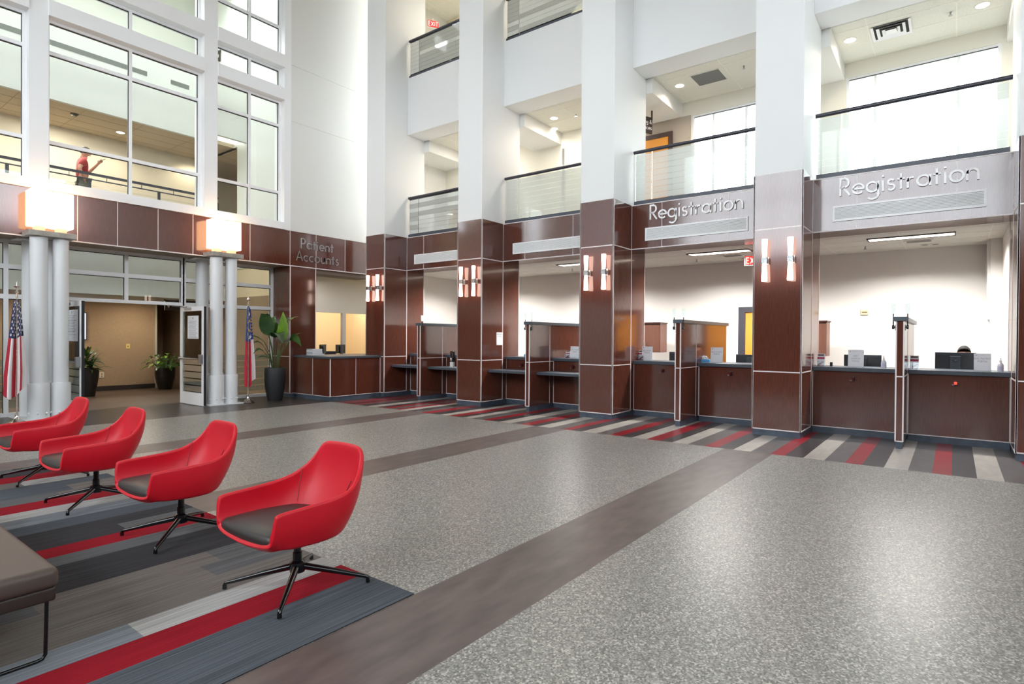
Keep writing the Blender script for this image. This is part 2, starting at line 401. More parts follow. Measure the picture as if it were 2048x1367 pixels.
for k,bc in enumerate(BC):
    t=thing('ceiling_light','long lit fluorescent panel in the office ceiling of the '+bayname[k],'ceiling light',(12.15,bc,OC),'office ceiling lights')
    MB().box(11.98,12.32,bc-.63,bc-.61,OC-.02,OC).box(11.98,12.32,bc+.61,bc+.63,OC-.02,OC).box(11.98,12.0,bc-.61,bc+.61,OC-.02,OC).box(12.3,12.32,bc-.61,bc+.61,OC-.02,OC).build('frame',mat('dark lamp frame',(70,66,62),.5),t)
    MB().box(12.0,12.3,bc-.61,bc+.61,OC-.012,OC).build('diffuser',PANELL,t)
    light('office_lamp','AREA',(12.15,bc,OC-.03),190,(1,.97,.93),.3,1.2,spread=150)
    t=thing('sprinkler_head','small sprinkler head in the office ceiling of the '+bayname[k],'sprinkler',(12.95,bc+.75,OC),'office sprinklers')
    MB().tube([(12.95,bc+.75,OC),(12.95,bc+.75,OC-.05)],.012).build('pipe',STEEL,t); MB().lathe([(.004,-.06),(.03,-.058),(.03,-.052),(.004,-.05)],12,0,(12.95,bc+.75,OC)).build('deflector',STEEL,t)
    t=thing('ceiling_vent','slotted air vent in the office ceiling of the '+bayname[k],'air vent',(12.75,bc-.1,OC),'office ceiling vents')
    m=MB(); m.box(12.6,12.9,bc-.32,bc+.12,OC-.012,OC)
    m.build('frame',CEIL,t); m=MB()
    for i in range(4): m.box(12.63+i*.065,12.66+i*.065,bc-.28,bc+.08,OC-.014,OC-.011)
    m.build('slot',mat('dark slot',(60,56,52),.7),t)
    t=thing('recessed_spotlight','small twin recessed spotlight near the back office wall of the '+bayname[k],'spotlight',(13.3,bc-.25,OC),'office twin spotlights')
    MB().box(13.2,13.4,bc-.4,bc-.1,OC-.008,OC).build('plate',CEIL,t)
    for dy in (-.33,-.17): MB().lathe([(.05,-.012),(.045,-.009),(.04,-.009),(.001,-.009)],14,0,(13.3,bc+dy,OC)).build('lamp',mat('spot lens',(120,112,100),.2),t)
# ------------------------------------------------------------------ dividers, counters
dl=['farthest divider, left of the second column','divider in the second bay','divider in the second nearest bay','nearest divider, in the middle of the nearest bay']
for k,bc in enumerate(BC):
    c=bc-.01; a,b=c-.05,c+.05; X0,X1=FX,12.5
    t=thing('divider_wall','low dark wood privacy divider with slate cap, '+bayname[k],'divider wall',(X0,c,0))
    MB().box(X0+.02,X1,a+.01,b-.01,0,.105).build('plinth',PLINTH,t)
    MB().box(X0,X1,a,b,.105,1.82).build('wood_panel',WOOD,t)
    m=MB()
    for yy,s in ((a,-1),(b,1)):
        m.box(X0-.005,X0+.012,yy-s*.014,yy+s*.004,.105,1.82); m.box(XF-.01,XF+.01,yy-.001,yy+s*.003,.105,1.82)
        m.box(X0,X1,yy-.001,yy+s*.003,1.022,1.036)
    m.box(X0-.005,X0,a,b,.1,.116).box(X0-.005,X0,a,b,1.022,1.038)
    m.build('metal_trim',TRIM,t)
    MB().box(X0-.03,X1+.05,a-.035,b+.035,1.82,1.885,bev=.006).build('cap',LEDGE,t)
    # two candlestick signal lamps
    for s in (-1,1):
        if k==0 and s==1: continue
        yl=c+s*.085; zx=FX+.03
        l=thing('signal_lamp','white candle lamp on black stem, %s side of the %s divider'%(('right','left')[s>0],bayname[k]),'lamp',(zx,yl,1.74),'candle lamps on the dividers')
        m=MB(); m.box(zx-.01,zx+.05,c+s*.05,c+s*.062,1.69,1.77); m.tube([(zx+.01,c+s*.055,1.735),(zx+.005,yl,1.735)],.013); m.lathe([(.012,-.014),(.03,-.014),(.03,.014),(.012,.014)],14,0,(0,0,0),Matrix.Translation((zx,yl,1.735))@Matrix.Rotation(R_(90),4,'X'))
        m.build('bracket',BLACKM,l)
        MB().tube([(zx,yl,1.73),(zx,yl,1.935)],.008).build('stem',BLACKM,l)
        MB().lathe([(.012,1.925),(.024,1.935),(.03,1.97),(.031,2.068),(.028,2.07),(.001,2.07)],16,0,(zx,yl,0)).build('shade',emis('dim lit milk glass',(240,250,244),1.15),l)
def dtxt(k,side): return '%s half of the %s'%(side,bayname[k])
CX=10.85
for k,bc in enumerate(BC):
    c=bc-.01
    for side,(y0,y1) in (('right',(bc-BW,c-.05)),('left',(c+.05,bc+BW))):
        t=thing('service_counter','dark wood service counter with slate top, '+dtxt(k,side),'counter',(CX,(y0+y1)/2,0))
        MB().box(CX+.015,11.3,y0,y1,0,.105).build('plinth',PLINTH,t)
        MB().box(CX,11.35,y0,y1,.105,1.035).build('wood_panel',WOOD,t)
        m=MB(); m.box(CX-.004,CX,y0,y1,.1,.114)
        for yy in (y0+.006,y1-.006): m.box(CX-.004,CX,yy-.006,yy+.006,.105,1.035)
        m.build('metal_trim',TRIM,t)
        MB().box(CX-.05,11.5,y0+.002,y1-.002,1.035,1.1,bev=.006).build('worktop',LEDGE,t)
        if k<2: MB().box(10.19,CX,y0+.002,y1-.002,.755,.812,bev=.006).build('desk_shelf',LEDGE,t)
        # call box
        if (k,side)==(0,'left') or (k,side)==(0,'right'): continue
        lit=(k==3 and side=='right')
        yb=(y0+y1)/2 - (.01 if side=='right' else -.0)
        if k==3: yb={'left':1.289,'right':-.026}[side]
        if k==2: yb={'left':4.525,'right':3.226}[side]
        if k==1: yb={'left':7.93,'right':6.561}[side]
        q=thing('counter_signal','%s red signal box under the worktop edge, %s'%('lit' if lit else 'small dark',dtxt(k,side)),'signal light',(CX,yb,.9),'counter signal boxes')
        MB().box(CX-.05,CX,yb-.022,yb+.022,.885,.955,bev=.006).build('housing',mat('dark red plastic',(58,12,16),.3),q)
        MB().box(CX-.075,CX-.05,yb-.018,yb+.018,.9,.94,bev=.008).build('lens',emis('lit red lens',(255,60,50),3) if lit else mat('dull red lens',(96,16,22),.25),q)
        MB().lathe([(.001,-.02),(.016,-.016),(.02,-.002),(.012,0),(.001,.0)],12,0,(CX-.055,yb+.028,.9)).build('pull',mat('clear pull',(150,140,140),.2),q)
# patient accounts counter
px0,py0=8.40,11.80
t=thing('reception_counter','dark wood reception counter with slate top below the Patient Accounts sign','counter',(9.2,12.5,0))
MB().box(px0+.012,9.92,py0+.012,13.29,0,.105).build('plinth',PLINTH,t)
MB().box(px0,9.92,py0,13.29,.105,1.01).box(9.92,10.6,12.42,13.29,.105,1.01).build('wood_panel',WOOD,t)
m=MB(); m.box(px0-.004,px0+.014,py0-.004,py0+.012,.1,1.01); m.box(px0-.003,px0,12.5,12.51,.105,1.01).box(9.14,9.15,py0-.003,py0,.105,1.01)
m.box(9.9,9.92,py0-.004,py0,.1,1.01); m.box(px0-.003,10.2,py0-.003,py0,.1,.112).box(px0-.003,px0,py0,13.3,.1,.112); m.build('metal_trim',TRIM,t)
MB().box(px0-.03,9.92,py0-.03,13.29,1.01,1.065,bev=.006).box(9.92,10.62,12.415,13.29,1.01,1.065).build('worktop',LEDGE,t)
# ------------------------------------------------------------------ wall sconces
def sconce(loc,label):
    t=thing('wall_sconce',label,'wall lamp',loc,'column sconces')
    MB().box(-.012,0,-.05,.05,-.06,.06,bev=.004).build('back_plate',STEEL,t,False)
    MB().tube([(-.01,0,0),(-.09,0,0)],.014).build('arm',STEEL,t,False)
    MB().box(-.125,-.07,-.045,.045,-.05,.05,bev=.006).build('clasp',mat('hammered steel',(168,172,174),.3,metal=1,bump=(60,.5)),t,False)
    for s in (1,-1):
        MB().lathe([(.001,.05*s),(.034,.05*s),(.036,.12*s),(.044,.31*s),(.042,.335*s),(.001,.34*s)],18,0,(-.098,0,0)).build('glass_tube',LAMPS,t,False)
    return t
S0=None
cn=['the far left column','the second column','the middle column','the column left of the nearest registration bay']
for yc,nm in zip(YC[:4],cn):
    for dy,sd in ((.185,'left'),(-.195,'right')):
        lab='lit double tube sconce, %s one on %s'%(sd,nm); loc=(FX,yc+dy-.015,2.805)
        if S0 is None: S0=sconce(loc,lab)
        else: dup(S0,loc,lab)
# ------------------------------------------------------------------ entry wall (far side)
EY=13.3; GY=14.1
m=MB()
for a,b in ((-.2,.1),(3.09,3.378),(6.165,6.46)): m.box(a,b,EY,EY+.45,4.19,12.6)
m.box(8.11,8.285,EY,EY+.45,4.19,12.6)
for a,b in ((.1,3.09),(3.378,6.165),(6.46,8.11)):
    m.box(a,b,EY+.01,EY+.4,4.19,4.36); m.box(a-.0,b,EY-.03,EY+.4,7.40,7.69); m.box(a,b,EY-.03,EY+.4,8.205,8.505); m.box(a,b,EY-.03,EY+.4,11.5,11.8)
for a,b in ((.1,3.115),(3.36,6.185),(6.44,8.13)): m.box(a,b,EY-.045,EY+.02,4.19,4.36)
m.box(-10,-.2,EY,EY+.45,4.19,12.6)
struct(m.build('wall_entry_upper',ALUW))
m=MB(); m.box(8.285,10.75,EY,EY+.12,4.19,6.928).box(8.285,10.75,EY,EY+.12,6.936,8.333).box(8.285,10.75,EY,EY+.12,8.341,12.6).box(8.285,10.75,EY+.01,EY+.12,6.92,8.35)
struct(m.build('wall_entry_right',WHITE2))
# curtain wall windows
def window(n,x0,x1,z0,z1,mull=(),rails=(),yy=EY+.17,fw=.055,dp=.09,bottom=True):
    r=bpy.data.objects.new('window_%d'%n,None); COL.objects.link(r); r.location=((x0+x1)/2,yy,z0); struct(r)
    f=MB(); y1=yy+dp
    f.box(x0,x0+fw,yy,y1,z0,z1).box(x1-fw,x1,yy,y1,z0,z1).box(x0+fw,x1-fw,yy,y1,z1-fw,z1)
    if bottom: f.box(x0+fw,x1-fw,yy,y1,z0,z0+fw)
    for q in mull: f.box(q-fw/2,q+fw/2,yy,y1,z0+fw,z1-fw)
    for q in rails: f.box(x0+fw,x1-fw,yy+.003,y1-.003,q-fw*.62,q+fw*.62)
    f.build('frame',ALUW,r)
    g=MB(); w=.008; yg=yy+dp*.55
    xs=[x0+fw]+[v for q in mull for v in (q-fw/2,q+fw/2)]+[x1-fw]; zs=[z0+fw]+[v for q in rails for v in (q-fw*.62,q+fw*.62)]+[z1-fw]
    p=MB()
    for i in range(0,len(xs),2):
        for j in range(0,len(zs),2):
            p.quad((xs[i],yg,zs[j]),(xs[i+1],yg,zs[j]),(xs[i+1],yg,zs[j+1]),(xs[i],yg,zs[j+1]))
            g.box(xs[i],xs[i+1],yg-.022,yg+.006,zs[j+1]-w*1.6,zs[j+1]).box(xs[i+1]-w,xs[i+1],yg-.022,yg+.006,zs[j],zs[j+1])
    p.build('pane',GLASS,r); g.build('gasket',GASKET,r); return r
n=1
for x0,x1,mu in ((.1,3.09,(1.6,)),(3.378,6.165,(4.775,)),(6.46,8.11,(7.30,))):
    window(n,x0,x1,4.36,7.40,mu,(5.13,6.79)); window(n+1,x0,x1,7.69,8.205,mu,()); window(n+2,x0,x1,8.505,11.5,mu,(9.24,10.9)); n+=3
# wood fascia and soffit
t=thing('fascia_panel','long dark wood fascia over the glazed entrance','fascia panel',(5.5,EY,Z2)); 
MB().box(-9.9,10.72,EY,EY+.09,Z2,Z3-.003).build('wood_panel',WOOD,t)
m=MB(); m.box(-9.9,10.66,EY-.006,EY,Z2-.012,Z2+.01)
for xx in (.6,2.2,3.82,4.486,5.227,5.93,7.227,8.27,9.017,9.928): m.box(xx-.006,xx+.006,EY-.004,EY,Z2,Z3)
m.build('metal_trim',TRIM,t)
struct(MB().box(-9.9,9.02,EY+.1,GY+.15,Z2-.0,Z2+.1).build('ceiling_soffit',mat('taupe soffit paint',(150,134,118),.6)))
# wood returns beside glass
t=thing('wood_wall_panel','dark wood wall panel between the glazed entrance and the accounts window','wall panel',(8.65,EY,0))
MB().box(8.28,9.02,EY+.0,EY+.7,.105,Z2-.002).box(8.272,8.282,EY+.01,GY,.105,Z2-.002).build('wood_panel',WOOD,t)
MB().box(8.29,9.01,EY+.01,GY,0,.105).build('plinth',PLINTH,t)
m=MB()
for xx in (8.28,9.01): m.box(xx-.01,xx+.01,EY-.005,EY+.008,.1,Z2)
m.box(8.28,9.02,EY-.004,EY,.1,.112).box(8.266,8.272,EY,GY,1.022,1.036).box(8.266,8.272,EY,GY,.1,.112); m.build('metal_trim',TRIM,t)
# accounts office behind its window
m=MB(); m.box(9.02,10.9,EY+.1,EY+.75,3.2,Z2)
struct(m.build('trim_1',mat('dark soffit',(120,108,98),.6)))
IY=15.6
m=MB(); m.box(8.4,14.9,IY,IY+.1,2.285,3.4).box(11.56,11.69,IY,IY+.1,0,2.285).box(8.4,9.9,IY,IY+.1,0,2.285).box(12.9,14.9,IY,IY+.1,0,2.285)
struct(m.build('wall_accounts_inner',mat('grey office paint',(172,168,162),.7)))
YEL=mat('warm yellow office paint',(238,216,176),.7)
m=MB(); m.box(8.4,15.5,18.2,18.3,0,3.4).box(13.55,13.62,16.9,18.2,0,3.4); struct(m.build('wall_accounts_back',YEL))
struct(MB().box(8.3,15.5,EY+.76,18.3,3.4,3.5).build('ceiling_accounts',CEIL))
m=MB(); m.box(8.31,8.4,GY+.1,18.3,0,3.4).box(14.9,15.0,12.6,18.3,0,3.4).box(11.34,14.9,12.52,12.6,0,3.4); struct(m.build('wall_accounts_side',YEL))
light('accounts_lamp','AREA',(11.2,16.9,3.3),60,(1,.88,.72),.8,.8)
light('accounts_lamp','AREA',(13.0,16.6,3.3),55,(1,.88,.72),.8,.8)
light('accounts_lamp','AREA',(10.3,14.6,3.3),28,(1,.95,.9),.8,.5)
t=thing('doorway','pale yellow panelled door seen through the accounts window','door',(14.2,18.19,0))
MB().box(13.75,14.68,18.15,18.198,0,2.2).build('leaf',mat('pale yellow door',(232,208,150),.5),t)
m=MB(); m.box(13.79,14.64,18.135,18.15,1.55,1.57).box(13.79,13.81,18.135,18.15,0,2.2).box(13.79,14.64,18.135,18.15,1.0,1.015); m.build('moulding',mat('door line',(196,172,120),.5),t)
# storefront glazing at ground level
def storefront(n,x0,x1,mull,rails,skip=None):
    return window(n,x0,x1,.0,Z2,mull,rails,yy=GY-.05,fw=.07,dp=.1)
LJ,RJ=3.78,6.045
storefront(10,-1.5,LJ,(-.2,1.1,2.93),(2.25,2.81))
storefront(11,RJ+.0,8.27,(),(2.25,2.81))
window(12,LJ-.035,RJ+.035,2.22,Z2,(4.91,),(2.81,),yy=GY-.05,fw=.07,dp=.1)
# frosted stripes on low sidelight glass
for nm,(x0,x1) in (('a',(-1.4,LJ-.08)),('b',(RJ+.08,8.2))):
    t=thing('frosted_film','etched stripe film on the low glass %s the open doors'%('left of' if nm=='a' else 'right of'),'window film',((x0+x1)/2,GY+.012,.2)); m=MB()
    for i in range(6):
        z=.16+i*.155; m.quad((x0,GY+.012,z),(x1,GY+.012,z),(x1,GY+.012,z+.13),(x0,GY+.012,z+.13))
    m.build('film',glassm('film glass',(226,234,228),frost=.45,froughcol=(178,184,174)),t)
# door leaves, open towards the hall
def leaf(x,side,label):
    t=thing('entrance_door',label,'door',(x,GY,0))
    y0,y1,h=12.93,GY-.03,2.185; s=.11; a,b=x-.022,x+.022
    m=MB(); m.box(a,b,y0,y0+s,.01,h).box(a,b,y1-s,y1,.01,h).box(a,b,y0+s,y1-s,h-s*.9,h).box(a,b,y0+s,y1-s,.01,.28); m.build('frame',ALUW,t)
    MB().box(x-.004,x+.004,y0+s,y1-s,.28,h-s*.9).build('pane',GLASS,t)
    m=MB()
    for i in range(5):
        z=.30+i*.15; m.quad((x-.006,y0+s,z),(x-.006,y1-s,z),(x-.006,y1-s,z+.128),(x-.006,y0+s,z+.128))
    m.build('frosted_stripes',MATS['film glass'],t)
    m=MB(); px=-1; m.tube([(x+px*.075,y0+.1,1.03),(x+px*.075,y1-.06,1.03)],.016); m.box(x+px*.1,x+px*.022,y0+.03,y0+.11,.93,1.13,bev=.01).box(x+px*.09,x+px*.022,y1-.08,y1-.03,1.0,1.06); m.build('push_bar',STEEL,t)
    MB().box(x-.024,x+.024,y0-.008,y0,.02,h-.01).build('gasket',GASKET,t)
    MB().box(x-.03,x+.06,y1-.55,y1-.2,h-.08,h-.02,bev=.008).tube([(x+.03,y1-.4,h-.02),(x+.2*side,y1-.05,h+.015)],.01).build('closer',STEEL,t)
    return t
LL=leaf(3.80,1,'white framed glass door leaf standing open, left of the entrance opening')
RL=leaf(6.02,-1,'white framed glass door leaf standing open, right of the entrance opening')
for x,y0,y1,z0,z1,nm in ((3.79-.012,13.12,13.78,1.42,2.02,'left'),(6.02-.012,13.2,13.72,1.47,1.98,'right')):
    t=thing('paper_notice','white paper notice of printed lines taped inside the %s open door'%nm,'notice',(x,y0,z0))
    MB().box(x-.002,x,y0,y1,z0,z1).build('sheet',PAPER,t); m=MB()
    for i in range(13):
        z=z1-.12-i*.03; w=(y1-y0)*(.62 if i%3 else .74); m.quad((x-.0025,y1-.08,z),(x-.0025,y1-.08-w,z),(x-.0025,y1-.08-w,z+.008),(x-.0025,y1-.08,z+.008))
    m.box(x-.003,x-.002,(y0+y1)/2-.02,(y0+y1)/2+.02,z1-.07,z1-.03); m.build('print',mat('grey print',(150,152,158),.7),t)
# ------------------------------------------------------------------ white pillar clusters with lantern lamps
COLP=mat('white column paint',(226,227,229),.3,spec=.5)
LANT=emis('lit lantern shade',(255,206,158),9)
MARB=mat('grey marble plate',(165,158,148),.35,noise=(9,.25,6))
for xs,nm,yr in (((3.178,3.50),'left',13.78),((6.33,6.66),'right',13.8)):
    t=thing('pillar_cluster','cluster of four white round pillars %s of the open doors'%nm,'pillar cluster',(sum(xs)/2,13.4,0)); t['kind']='thing'
    YF=13.07
    for xx,r in zip(xs,(.132,.122)):
        MB().lathe([(r,.0),(r,Z2+.0 if 0 else 3.29)],28,0,(xx,YF,0)).build('pillar',COLP,t)
        m=MB(); m.lathe([(r+.032,.03),(r+.032,.64),(r+.026,.668),(r,.67)],28,0,(xx,YF,0)); m.build('sleeve',COLP,t)
        m=MB()
        for an in (200,250,300,340): m.ball((xx+(r+.034)*math.cos(R_(an)),YF+(r+.034)*math.sin(R_(an)),.14),.022,10)
        m.build('bolt',COLP,t)
        MB().lathe([(r,.0),(r,Z2)],28,0,(xx+(.05 if nm=='left' else .03),yr,0)).build('pillar',COLP,t)
        MB().lathe([(r+.032,.03),(r+.032,.64),(r+.026,.668),(r,.67)],28,0,(xx+(.05 if nm=='left' else .03),yr,0)).build('sleeve',COLP,t)
    MB().box(xs[0]-.23,xs[1]+.23,YF-.2,yr+.2,0,.03,bev=.005).build('base_plate',COLP,t)
    MB().box(xs[0]-.19,xs[1]+.19,YF-.2,EY-.008,3.29,3.385,bev=.006).build('top_plate',MARB,t)
    MB().box(xs[0]-.2,xs[1]+.24,yr-.2,yr+.2,Z2-.03,Z2-.002,bev=.005).build('rear_plate',COLP,t)
    for xx,od in zip(xs,('left','right')):
        q=thing('lantern_lamp','glowing square lantern, %s of two on the %s pillar cluster'%(od,nm),'lamp',(xx,YF,3.385),'lantern lamps')
        MB().box(xx-.075,xx+.075,YF-.075,YF+.075,3.385,3.475,bev=.005).build('foot',mat('pale lamp foot',(206,190,170),.4),q)
        MB().box(xx-.155,xx+.155,YF-.155,YF+.155,3.475,4.11,bev=.012).build('shade',LANT,q)
# Patient Accounts lettering
t=thing('patient_accounts_sign','two line metal lettering reading Patient Accounts on dark wood','sign',(9.1,EY,3.45))
m=MB(); MM=mat('brushed metal letters',(190,184,180),.3,metal=1)
text(m,'Patient',.25,.1,.02,frame((8.555,EY-.004,3.785),(1,0,0)),0,sp=.1); text(m,'Accounts',.25,.1,.02,frame((8.43,EY-.004,3.462),(1,0,0)),0,sp=.1)
m.build('lettering',MM,t,merge=False)
# ------------------------------------------------------------------ lower lobby behind the glass
struct(MB().box(-10,-1.5,EY+.1,EY+.4,0,Z2).build('wall_entry_lower',WHITE2))
m=MB(); m.box(-3,7.27,18.65,18.75,0,2.6).box(7.17,7.27,18.75,20.6,0,2.6).box(7.27,9.4,20.6,20.7,0,2.6).box(8.25,8.3,GY+.1,20.7,0,2.6)
struct(m.build('wall_lobby_back',TANW))
m=MB(); m.box(-3,7.25,18.62,18.65,0,.13); struct(m.build('baseboard_lobby',mat('dark brown base',(44,34,30),.5)))
struct(MB().box(7.25,7.3,18.62,18.66,.0,2.6).build('trim_2',mat('corner guard',(196,190,172),.4)))
WYF=16.05
struct(MB().box(-3,8.3,WYF+.02,24,2.51,2.6).build('ceiling_lobby',CEIL))
m=MB(); m.box(-3,8.3,WYF,WYF+.12,2.5,4.27); m.box(8.29,8.4,EY+.46,18.2,6.8,12.6).box(8.29,8.4,EY+.46,WYF-.1,3.4,6.8)
struct(m.build('wall_bridge_fascia',PALEG))
struct(MB().box(-3,12,WYF+.12,20,4.1,4.25).build('floor_bridge',mat('corridor carpet',(120,110,100),.9)))
# upper corridor
m=MB(); m.box(-3,8.4,18.1,18.2,4.25,6.8).box(8.4,12,19.6,19.7,4.25,6.8).box(11.9,12,16,19.6,4.25,6.8).box(8.4,12,WYF-.1,WYF,4.25,6.8).box(8.3,8.4,18.2,19.6,4.25,6.8); struct(m.build('wall_bridge_back',BEIGE))
CT=mat('warm corridor ceiling',(208,192,164),.8,spec=.2,noise=(50,.05,2))
o=MB(); o.box(-3,12,WYF+.1,20,6.8,6.9); struct(o.build('ceiling_bridge',CT))
m=MB()
for i in range(1,4): m.box(-3,12,WYF+.1+i*.52,WYF+.108+i*.52,6.796,6.8)
for i in range(12): m.box(-2.5+i*1.22,-2.49+i*1.22,WYF+.1,20,6.796,6.8)
struct(m.build('trim_3',mat('corridor grid',(176,156,120),.7)))
m=MB(); m.box(-3,7.35,WYF,WYF+.1,6.78,8.5).box(7.35,8.4,WYF-.7,WYF-.6,6.78,8.5).box(7.3,7.4,WYF-.7,WYF,6.78,8.5); struct(m.build('wall_bridge_upper',PALEG))
m=MB(); m.box(-3,8.4,WYF,WYF+.12,11.2,12.6).box(-3,8.4,18.1,18.2,8.5,12.6).box(-3,-2.9,GY,18.2,0,12.6); struct(m.build('wall_atrium_side',PALEG))
struct(MB().box(-3,8.4,WYF+.1,18.2,8.4,8.5).build('floor_upper',CEIL))
# ceiling of the rear void with skylight openings
m=MB(); 
m.box(-3,8.4,15.95,18.2,12.0,12.1)
for i in range(7): m.box(-3+i*1.88,-2.9+i*1.88,EY+.45,15.95,12.0,12.1)
struct(m.build('ceiling_skylight',CEIL))
light('skylight','AREA',(2.7,14.85,11.95),270,(.95,.98,1),11,2.1)
t=thing('slot_diffuser','long dark linear air slot high on the pale wall behind the entry windows','air grille',(4,WYF,8.0))
m=MB(); m.box(2.3,6.05,WYF-.006,WYF,7.98,8.09).box(6.6,7.05,WYF-.006,WYF,7.98,8.09); m.build('slot',mat('slot grey',(120,124,116),.7),t)
# bridge railing
t=thing('bridge_railing','dark metal cable railing along the upper corridor behind entry windows','railing',(4,WYF,4.25))
m=MB(); m.box(-3,7.9,WYF+.16,WYF+.21,5.30,5.355); m.build('handrail',RAILM,t)
m=MB(); m.box(-3,7.9,WYF+.17,WYF+.2,5.19,5.215); m.build('lower_rail',RAILM,t)
for i in range(8):
    xx=-2.6+i*1.5 if i<7 else 7.88
    MB().box(xx-.03,xx+.03,WYF+.165,WYF+.205,4.25,5.19).build('post',RAILM,t)
    for d in (.35,1.1): 
        if xx+d<7.8: MB().box(xx+d-.006,xx+d+.006,WYF+.18,WYF+.19,5.215,5.30).build('baluster',RAILM,t)
m=MB()
for i in range(7): m.tube([(-3,WYF+.185,4.36+i*.115),(7.9,WYF+.185,4.36+i*.115)],.003,5)
m.build('cable',STEEL,t)
# downlights
def downlight(x,y,z,label,group,e=9,r=.09,col=(1,.86,.68)):
    t=thing('downlight',label,'downlight',(x,y,z),group)
    MB().lathe([(r+.02,-.006),(r+.02,0)],20,0,(x,y,z)).build('ring',CEIL,t)
    MB().lathe([(.001,-.01),(r,-.008)],20,0,(x,y,z)).build('lamp',DOWNL,t)
    if e: light('downlight_lamp','SPOT',(x,y,z-.03),e*6,col,spot=150,radius=.08)
# downlights: corridor behind entry windows, upper and level two
for i,(xx,yy) in enumerate(((3.2,17.2),(5.9,17.3),(8.0,17.6))):
    downlight(xx,yy,6.8,'round lit downlight in the upper corridor ceiling, %s'%('left of the walking man','right of the walking man','near the railing corner')[i],'corridor downlights',14)
for i,xx in enumerate((1.0,4.6)): light('corridor_lamp','AREA',(xx,17.0,6.76),60,(1,.93,.82),.6,.6)
for i,(xx,yy) in enumerate(((4.4,17.9),(6.6,18.0),(2.2,17.4))):
    light('lobby_lamp','AREA',(xx,yy-.4,2.48),30,(1,.88,.74),.4,.4)
# ------------------------------------------------------------------ level two and three behind the balconies
UC=6.925; UX=12.98
m=MB(); 
yA,yB=-.60,1.84; yC_,yD=2.9,4.97
zt=6.62
# back wall with window openings in bays 3 and 4
m.box(UX,UX+.12,-1.4,yA,4.25,UC); m.box(UX,UX+.12,1.72,3.1,4.25,UC) ; m.box(UX,UX+.12,4.78,14,4.25,UC)
m.box(UX,UX+.12,yA,1.72,zt+.02,UC); m.box(UX,UX+.12,3.1,4.78,zt-.02,UC); m.box(UX,UX+.12,yA,1.72,4.25,4.6); m.box(UX,UX+.12,3.1,4.78,4.25,4.6)
struct(m.build('wall_level_two_back',mat('pale cream wall',(230,226,214),.7)))
window(20,yA,1.72,4.6,zt+.02,(),(),yy=0)  if 0 else None
def window_x(n,y0,y1,z0,z1,mull):
    r=bpy.data.objects.new('window_%d'%n,None); COL.objects.link(r); r.location=(UX,(y0+y1)/2,z0); struct(r); fw=.05
    f=MB(); a,b=UX+.02,UX+.09
    f.box(a,b,y0,y0+fw,z0,z1).box(a,b,y1-fw,y1,z0,z1).box(a,b,y0+fw,y1-fw,z1-fw,z1).box(a,b,y0+fw,y1-fw,z0,z0+fw)
    for q in mull: f.box(a,b,q-fw/2,q+fw/2,z0+fw,z1-fw)
    f.build('frame',ALUW,r); MB().quad((a+.03,y0,z0),(a+.03,y1,z0),(a+.03,y1,z1),(a+.03,y0,z1)).build('pane',GLASS,r)
    MB().box(a-.015,a,y0+fw,y1-fw,z1-fw-.012,z1-fw).build('gasket',GASKET,r)
window_x(20,yA,1.72,4.6,zt+.02,(1.24,-.02)); window_x(21,3.1,4.78,4.6,zt-.02,(4.30,3.6))
tilegrid('ceiling_level_two',XJ-.01,UX,-1.4,14,UC,.61)
tilegrid('ceiling_level_three',XJ-.01,UX,-1.4,14,11.2,.61)
m=MB(); m.box(UX,UX+.12,-1.4,14,8.4,12.6); struct(m.build('wall_level_three_back',mat('warm cream wall',(228,218,190),.7)))
# dropped beams between bays
m=MB()
for yc in YC[1:4]: m.box(XJ,UX,yc-.5,yc+.42,6.62,UC).box(XJ,UX,yc-.5,yc+.42,10.9,11.2)
m.box(XJ,UX,-1.3,-.66,6.62,UC); m.box(XJ,UX,11.5,12.5,6.62,UC)
struct(m.build('trim_4',WHITE2))
# shafts behind the columns (closed side walls)
struct(MB().box(XJ,UX,-1.4,-1.0,4.25,6.62).build('wall_level_two_right',WHITE2)); struct(MB().box(XF+.03,UX,12.45,12.6,3.4,12.6).build('wall_level_two_left',WHITE2))
# taupe wall, orange door and sign of bay 3
t=thing('office_door','orange door in dark frame on the balcony corridor left of the bright window','door',(UX-.02,5.7,4.25)); 
MB().box(UX-.03,UX-.0,5.32,6.3,4.25,6.24).build('leaf',mat('orange wood door',(226,150,52),.5),t)
MB().box(UX-.05,UX,5.22,5.32,4.25,6.34).box(UX-.05,UX,6.3,6.4,4.25,6.34).box(UX-.05,UX,5.32,6.3,6.24,6.34).build('frame',mat('dark door frame',(70,52,48),.4),t)
MB().tube([(UX-.03,5.42,5.25),(UX-.08,5.42,5.25),(UX-.08,5.53,5.25)],.01).build('handle',STEEL,t)
struct(MB().box(UX-.012,UX,4.8,7.1,4.25,6.62).build('wall_level_two_panel',mat('taupe wall',(172,160,146),.7)))
def hang_sign(loc,xd,w,h,lines,label,th,anchor,ox,col=(52,38,36),hz=.18):
    t=thing('hanging_sign',label,'sign',loc); F=frame(loc,xd)
    MB().box(-w/2,w/2,-.02,.02,-h,0,M=F).build('board',mat('dark sign board',col,.4),t)
    m=MB(); 
    for i,l in enumerate(lines): text(m,l,th,.13,.003,F@Matrix.Translation((ox,-.02,-h*.5-(i-(len(lines)-1)/2)*th*1.5-th*.4)),0,sp=.09,anchor=anchor)
    m.build('lettering',mat('white sign print',(245,243,240),.5),t,merge=False)
    m=MB()
    for s in (-1,1): m.box(s*w*.5-.015,s*w*.5+.015,-.012,.012,-.04,hz,M=F)
    m.build('bracket',mat('dark bracket',(40,34,34),.4),t); return t
